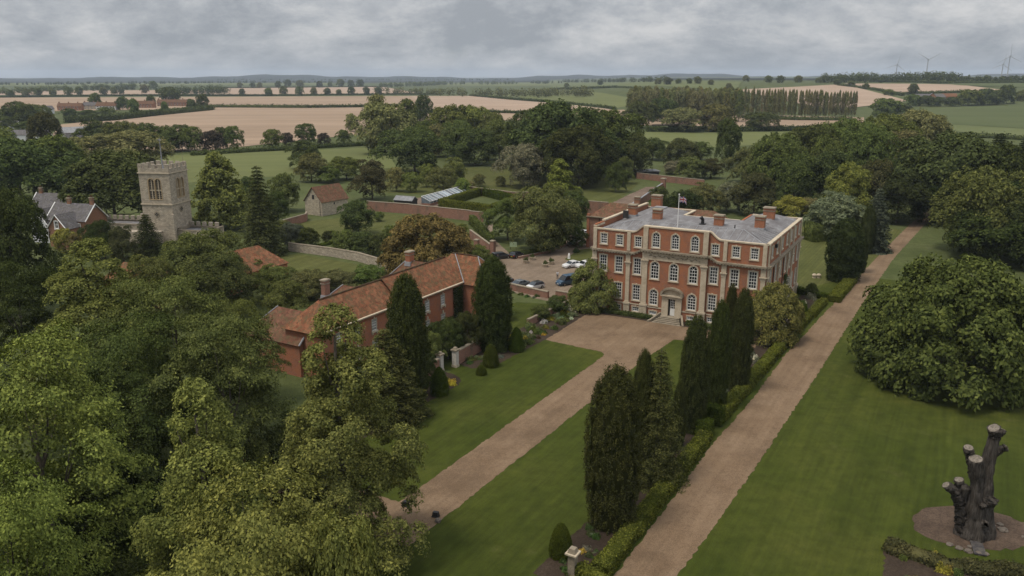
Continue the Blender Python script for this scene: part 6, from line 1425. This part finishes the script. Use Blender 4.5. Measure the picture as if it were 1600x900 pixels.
# behind the church and houses
T('broad', 182, 352, 240, 155, 'dark', 'big dark tree behind the church nave'); T('broad', 205, 268, 207, 120, 'pale', 'pale willow behind the church tower'); T('broad', 35, 318, 222, 150, 'dark', 'dark bushy tree behind the slate roofed houses'); T('broad', 92, 308, 216, 95, 'mid', 'mid green tree behind the orange brick house'); T('broad', 78, 250, 178, 52, 'bronze', 'loose dark tree standing before the grey farm barn')
T('broad', -5, 268, 200, 80, 'mid', 'green tree at the left frame edge beyond the barns'); T('broad', 120, 262, 215, 50, 'pale', 'pale willow beside the farm barn')
for k, (cx_, t, w_, ti, l_) in enumerate(((160, 190, 66, 'dark', 'dark'), (196, 192, 58, 'mid', 'mid green'), (228, 194, 55, 'dark', 'dark'), (262, 198, 50, 'mid', 'mid green'), (305, 199, 34, 'mid', 'mid green'), (332, 205, 38, 'purple', 'purple brown'), (285, 196, 40, 'dark', 'dark'), (366, 198, 30, 'mid', 'mid green'), (345, 200, 30, 'dark', 'dark'))): T('broad', cx_, 240 - k * .8, t, w_, ti, f'{l_} tree in the belt between pasture and stubble', f'{l_} belt trees by the stubble')
T('lime', 345, 358, 240, 98, 'lime', 'tall full lime right of the church tower'); T('spruce', 412, 398, 254, 60, 'dark', 'tall brownish spruce by the walled garden'); T('broad', 448, 330, 272, 50, 'mid', 'bushy tree between the spruce and barn'); T('broad', 436, 350, 300, 40, 'dark', 'dark bush beside the spruce and pink wall'); T('broad', 392, 320, 278, 40, 'dark', 'dark bush between the lime and spruce')
T('broad', 477, 264, 221, 54, 'dark', 'round dark tree in the pasture hedge'); T('broad', 481, 226, 194, 36, 'dark', 'dark tree on the stubble edge'); 
for cx_, b, t, w_, ti in ((425, 232, 203, 32, 'mid'), (451, 230, 208, 21, 'purple'), (507, 227, 208, 22, 'purple'), (537, 224, 203, 26, 'mid')): T('broad', cx_, b, t, w_, ti, ('green' if ti == 'mid' else 'dull purple') + ' hedge tree at the edge of the near stubble', ('green' if ti == 'mid' else 'purple') + ' stubble edge trees')
T('broad', 487, 284, 240, 50, 'olive', 'greyish bush in the pasture above the barn'); T('broad', 542, 281, 246, 58, 'mid', 'wide bush in the pasture above the barn'); T('broad', 515, 286, 260, 40, 'mid', 'low bush between the two pasture bushes')
T('broad', 602, 240, 164, 98, 'pale', 'tall pale willow beside the dark oak'); T('broad', 588, 222, 148, 40, 'pale', 'slender pale tree behind the tall willow'); T('broad', 640, 215, 155, 36, 'mid', 'mid green tree behind the tall willow'); T('broad', 661, 200, 150, 34, 'dark', 'round dark tree on the edge of the central stubble'); T('broad', 550, 206, 178, 24, 'pale', 'small pale tree on the stubble left of the willow')
T('broad', 648, 270, 202, 116, 'dark', 'large dark oak at the orchard edge'); T('broad', 582, 312, 252, 66, 'bronze', 'dark brownish yew behind the barn roof')
for cx_, b, t, w_ in ((620, 299, 262, 30), (641, 300, 270, 32), (666, 292, 257, 30), (693, 302, 262, 46), (712, 288, 247, 42), (723, 304, 279, 26), (748, 291, 272, 20), (782, 291, 276, 20), (735, 296, 283, 18)): T('broad', cx_, b, t, w_, (tt_ := rng.choice(['pale', 'olive', 'lime'])), f'small {tt_.replace("lime", "bright green")} orchard tree in the grass before the big dark trees', f'{tt_} orchard trees', name='orchard_tree')
for cx_, b, t, w_, ti, l_ in ((702, 232, 166, 84, 'mid', 'bright rounded tree behind the orchard'), (738, 230, 168, 72, 'lime', 'pale crowned tree behind the orchard'), (768, 232, 178, 62, 'mid', 'green tree left of the great dark trees'), (690, 245, 196, 62, 'olive', 'olive tree right of the dark oak'), (742, 258, 204, 78, 'dark', 'dark tree above the orchard grass'), (780, 250, 190, 66, 'mid', 'leafy tree above the silvery willow'), (665, 240, 190, 50, 'mid', 'leafy tree behind the dark oak'), (718, 250, 190, 60, 'mid', 'leafy tree in the middle of the orchard screen')): T('broad', cx_, b, t, w_, ti, l_)
T('broad', 818, 292, 228, 84, 'silver', 'silvery grey willow in the orchard', name='willow_tree')
for cx_, b, t, w_, ti, l_ in ((872, 280, 164, 160, 'dark', 'greatest dark spreading tree behind the orchard'), (948, 272, 176, 125, 'dark', 'dark spreading tree above the small round tree'), (826, 262, 176, 95, 'dark', 'dark tree at the left of the great group'), (905, 292, 200, 120, 'deep', 'deep green tree at the front of the great group'), (990, 276, 210, 60, 'dark', 'dark tree at the right end of the great group'), (974, 287, 246, 34, 'mid', 'lower tree beside the black cabin'), (925, 285, 252, 40, 'mid', 'bushy undergrowth tree under the great group')): T('broad', cx_, b, t, w_, ti, l_)
T('lime', 872, 345, 250, 74, 'lime', 'conical yellow green tree above the yard tree'); T('broad', 842, 392, 294, 112, 'olive', 'round olive tree on the bank above the yard'); T('broad', 793, 375, 312, 74, 'mid', 'smaller round tree left of the yard bank tree'); T('broad', 893, 362, 300, 50, 'dark', 'dark bushy tree by the brick range'); T('broad', 962, 300, 255, 38, 'dark', 'small round dark tree in the orchard grass')
T('broad', 900, 385, 355, 40, 'dark', 'low bush at the corner of the yard bank'); T('broad', 860, 392, 350, 50, 'dark', 'bushy skirt under the yard bank tree')
# behind and right of the house
for cx_, b, t, w_, ti, l_ in ((1098, 335, 288, 62, 'olive', 'mixed grey green bush behind the house roof'), (1135, 330, 286, 50, 'silver', 'pale flowering bush by the far parked cars'), (1177, 336, 272, 70, 'bronze', 'dark bronze yew right of the far cars'), (1238, 345, 308, 60, 'gold', 'golden bush behind the house chimneys'), (1303, 372, 304, 92, 'silver', 'silvery green willow behind the side lawn'), (1210, 335, 300, 40, 'dark', 'dark bush behind the house chimneys'), (1268, 345, 310, 40, 'pale', 'pale bush beside the silvery willow'), (1030, 322, 292, 30, 'dark', 'dark bush behind the rear chimney'), (1065, 345, 300, 60, 'yew', 'black green yew behind the flag')): T('broad', cx_, b, t, w_, ti, l_)
T('column', 1316, 438, 342, 54, 'yew', 'bulky dark yew block at the side lawn corner'); T('column', 1340, 425, 362, 24, 'yew', 'smaller dark yew joined to the bulky yew block'); T('spruce', 1364, 392, 290, 40, 'bluec', 'blue grey conifer beside the drive'); T('column', 1352, 396, 322, 22, 'yew', 'dark slim yew beside the blue grey conifer')
for cx_, b, t, w_, ti, l_ in ((1062, 262, 218, 66, 'dark', 'dark bushes beyond the black cabin'), (1020, 250, 217, 50, 'dark', 'dark shrub at the edge of the pale pasture'), (1075, 280, 246, 50, 'olive', 'scrubby olive bush beyond the brick wall'), (1110, 278, 248, 40, 'bronze', 'dark bush behind the brick wall end'), (1050, 272, 252, 36, 'silver', 'hoary flowering bush beyond the cabin'), (1095, 250, 222, 40, 'mid', 'green bush below the pale pasture'), (1132, 262, 186, 40, 'dark', 'tall dark tree at the pasture corner'), (1160, 285, 235, 55, 'olive', 'grey olive scrub right of the brick wall'), (1165, 255, 230, 40, 'mid', 'bush at the pasture foot')): T('broad', cx_, b, t, w_, ti, l_)
for cx_, b, t, w_, ti, l_ in ((1065, 206, 170, 66, 'pale', 'rounded pale willow under the poplar plantation'), (1115, 206, 164, 58, 'olive', 'rounded olive tree beside the pale willow'), (1000, 200, 160, 56, 'dark', 'dark tree at the left foot of the poplars'), (1035, 196, 155, 56, 'dark', 'dark tree under the poplar plantation'), (1185, 204, 176, 60, 'dark', 'dark tree left of the small stubble strip')): T('broad', cx_, b, t, w_, ti, l_)
for cx_, b, t, w_, ti, l_ in ((1205, 305, 212, 96, 'mid', 'rounded green tree at the left of the big wood'), (1262, 296, 200, 100, 'dark', 'dark tree at the back of the big wood'), (1318, 286, 190, 105, 'mid', 'broad green tree on the crest of the big wood'), (1372, 272, 182, 95, 'mid', 'pale topped tree on the crest of the big wood'), (1428, 262, 176, 100, 'pale', 'hazy pale tree at the far right of the wood crest'), (1238, 325, 244, 88, 'dark', 'dark rounded tree above the golden bush'), (1300, 328, 240, 96, 'dark', 'dark tree above the silvery willow'), (1322, 345, 258, 70, 'lime', 'pale fresh tree above the blue grey conifer'), (1362, 340, 252, 80, 'bronze', 'brown green tree above the drive end'), (1400, 348, 272, 80, 'yew', 'black green yew at the end of the drive'), (1472, 342, 214, 150, 'dark', 'big dark tree right of the drive end'), (1440, 320, 228, 80, 'mid', 'tree beside the tall pine'), (1350, 310, 205, 80, 'mid', 'tree in the middle of the big wood'), (1180, 300, 240, 60, 'olive', 'olive tree left of the bronze yew'), (1555, 350, 230, 120, 'deep', 'deep dark tree behind the bright sycamore'), (1595, 380, 290, 130, 'yew', 'black green cedar at the right frame edge'), (1280, 300, 215, 70, 'mid', 'leafy tree between the wood crest and bronze yew'), (1452, 350, 290, 50, 'yew', 'black yew beside the drive end'), (1512, 404, 330, 70, 'deep', 'dark shrubby tree behind the great evergreen oak')): T('broad', cx_, b, t, w_, ti, l_)
T('broad', 1528, 396, 268, 135, 'mid', 'bright green sycamore right of the drive', name='sycamore_tree'); T('pine', 1408, 285, 205, 62, 'olive', 'tall pine with a bare reddish trunk in the wood'); T('spruce', 1553, 285, 205, 46, 'yew', 'dark spruce on the right skyline'); T('spruce', 1590, 300, 216, 50, 'yew', 'dark spruce at the right frame edge')
T('broad', 1560, 410, 330, 120, 'deep', 'deep shaded tree behind the evergreen oak'); T('broad', 1640, 420, 310, 160, 'yew', 'shaded cedar right of the evergreen oak')
# beyond the hall: farm trees, poplars
for cx_, b, t, w_ in ((1425, 166, 148, 22), (1445, 166, 150, 24), (1465, 166, 152, 20), (1486, 166, 152, 22), (1512, 165, 141, 34), (1538, 164, 140, 32), (1556, 164, 142, 28), (1572, 162, 134, 24), (1595, 158, 142, 16), (1388, 149, 140, 18), (1427, 148, 132, 14), (1380, 182, 155, 44), (1410, 178, 162, 30)): T('broad', cx_, b, t, w_, (tt_ := rng.choice(['dark', 'mid', 'dark', 'olive'])), f'{tt_.replace("mid", "green")} rounded tree around the farm on the right hand hill', f'{tt_} trees round the hill farm')
for cx_, b, t, w_ in ((8, 205, 182, 30), (30, 200, 160, 46), (50, 196, 168, 40), (62, 190, 164, 40), (15, 190, 170, 30), (45, 210, 190, 36), (110, 184, 170, 24), (138, 186, 172, 26), (165, 182, 168, 26), (150, 169, 147, 16), (192, 172, 152, 20), (210, 178, 156, 16), (236, 166, 150, 12), (258, 178, 160, 10), (318, 170, 148, 20), (300, 172, 156, 14), (265, 159, 137, 34)): T('broad', cx_, b, t, w_, (tt_ := rng.choice(['dark', 'mid', 'dark'])), f'{tt_.replace("mid", "fresh green")} rounded tree around the cottage row', f'{tt_} trees round the cottages')
k = 0
for x in np.arange(1163, 1338, 4.4):
    for j in range(1): tt_ = 'poplar' if rng.random() < .7 else 'pale'; T('poplar', x + rng.uniform(-1.5, 1.5) + j * 2.4, 187 - j * 2.2 + rng.uniform(-.6, .6), 139 + rng.uniform(-1.5, 3) + (x - 1160) * .03, 4.4, tt_, ('dull ' if tt_ == 'poplar' else 'paler ') + 'slim tall poplar in the long row before the hill stubble', ('dull' if tt_ == 'poplar' else 'paler') + ' poplar row')
for x in np.arange(985, 1155, 6.5):
    for j in range(3): T('poplar', x + rng.uniform(-3, 3), 190 - j * 5 + rng.uniform(-1, 1), 143 - j * 2.5 + rng.uniform(-3, 3), 10, (tt_ := rng.choice(['poplar', 'olive', 'pale'])), {'poplar': 'grey green', 'olive': 'darker olive', 'pale': 'palest'}[tt_] + ' poplar in the dense plantation', tt_ + ' plantation trees')
HT = [(420, 150), (443, 149.5), (468, 150), (490, 149), (512, 149), (530, 149), (549, 149), (573, 148.5), (592, 149), (406, 138), (435, 137), (450, 136), (469, 137), (499, 137), (516, 136), (532, 136), (548, 136), (564, 136), (378, 149), (395, 138), (375, 138), (16, 152), (42, 152), (60, 151), (83, 151), (108, 150), (124, 149), (162, 148), (178, 147), (190, 147), (227, 146), (240, 141),
      (1028, 132), (1043, 132.5), (1060, 131), (1077, 131), (1090, 131), (1139, 139), (1165, 128), (1110, 133), (1219, 130), (1279, 130), (1308, 133), (1330, 136), (1353, 139), (1200, 129), (1247, 129), (938, 133), (885, 139)]
for x, y in HT: s_ = rng.uniform(.75, 1.25); T('broad', x, y, y - (11.5 if y > 140 else 9.5) * s_, 10.5 * s_, (tt_ := rng.choice(['dark', 'dark', 'mid', 'olive'])), f'single {tt_.replace("mid", "green")} round hedgerow tree among the distant fields', f'{tt_} distant hedgerow trees')
# far woods that read as one mass
def wood(px, n, hgt, tint, label, depth=60, leaf=2.2):
    g = np.random.default_rng(n); A = [G(*p) for p in px]; P, Nn = [], []
    L = [(b - a).length for a, b in zip(A[:-1], A[1:])]; tot = sum(L)
    for i in range(n):
        s_ = g.uniform(0, tot); k = 0
        while s_ > L[k] and k < len(L) - 1: s_ -= L[k]; k += 1
        c = A[k].lerp(A[k + 1], min(1, s_ / L[k])); v_ = Vector((c.x, c.y, 0)).normalized(); q = c + v_ * g.uniform(0, depth); q.z = terr(q.x, q.y)
        h = hgt * g.uniform(.7, 1.15); r = h * g.uniform(.32, .45); m = 75
        d = g.normal(size=(m, 3)); d /= np.linalg.norm(d, axis=1, keepdims=True)
        P.append(np.array((q.x, q.y, q.z + h * .55)) + d * np.array((r, r, h * .48)) * (1 + .2 * np.sin(d[:, :1] * 6 + i) + .15 * np.sin(d[:, 2:] * 7 + i)) * g.uniform(.8, 1, (m, 1))); Nn.append(d + np.array((0, 0, .3)) + g.normal(0, .3, (m, 3)))
    V, Q = leaves(np.concatenate(P), np.concatenate(Nn), leaf, n); o0 = np.array(A[0]); me = np_mesh('far_wood', V - o0, Q); me.materials.append(LEAF)
    o = link('far_wood', me, None, None, A[0]); o.color = (*TI[tint], 1); tag(o, label, 'wood', None, 'stuff')
wood([(585, 148), (640, 149), (700, 151), (760, 152), (840, 153), (925, 152)], 150, 15, 'olive', 'grey green wood beyond the central stubble', 130)
wood([(590, 138), (700, 133), (812, 132)], 130, 17, 'mid', 'distant tree belt above the central wood', 150, 3)
wood([(880, 129), (960, 129), (1045, 128.5)], 110, 16, 'dark', 'dark skyline wood above the far green field', 120, 2.6)
wood([(1285, 130), (1350, 130), (1420, 129), (1480, 129), (1500, 129)], 170, 17, 'dark', 'dark skyline wood below the wind turbines', 120, 2.4)
wood([(1490, 131), (1560, 130), (1610, 130)], 60, 12, 'dark', 'low tree belt on the right skyline', 100, 2.4)
wood([(132, 143), (170, 142), (212, 141)], 70, 18, 'dark', 'dark copse left of the longest copse', 120, 2.4); wood([(248, 150), (300, 149), (358, 148)], 90, 19, 'dark', 'long dark copse above the orange roofed terraces', 110, 2.2)
wood([(-40, 150), (40, 146), (110, 141)], 80, 14, 'mid', 'tree belt behind the cottages at the far left', 120, 2.4); wood([(-40, 134), (200, 132), (400, 130), (520, 130)], 160, 13, 'dark', 'line of trees on the far plain', 300, 4); wood([(830, 131), (880, 131)], 20, 14, 'dark', 'small copse beside the skyline wood', 100, 3)
wood([(340, 126.5), (600, 126), (800, 126)], 140, 16, 'dark', 'furthest tree line under the blue hills', 600, 6)

# ------------------------------------------------------------------ the air
def haze():
    m = bpy.data.materials.new('haze'); m.use_nodes = True; t = m.node_tree; t.nodes.clear(); o = t.nodes.new('ShaderNodeOutputMaterial'); v = t.nodes.new('ShaderNodeVolumePrincipled')
    v.inputs['Color'].default_value = (.74, .85, 1.0, 1); v.inputs['Density'].default_value = 7.5e-5; v.inputs['Anisotropy'].default_value = 0.0
    t.links.new(v.outputs[0], o.inputs['Volume'])
    mb = MB(); mb.box(-19000, 19000, -19000, 19000, -2, 150); ob = mb.build('haze', m); ob['kind'] = 'stuff'
haze()
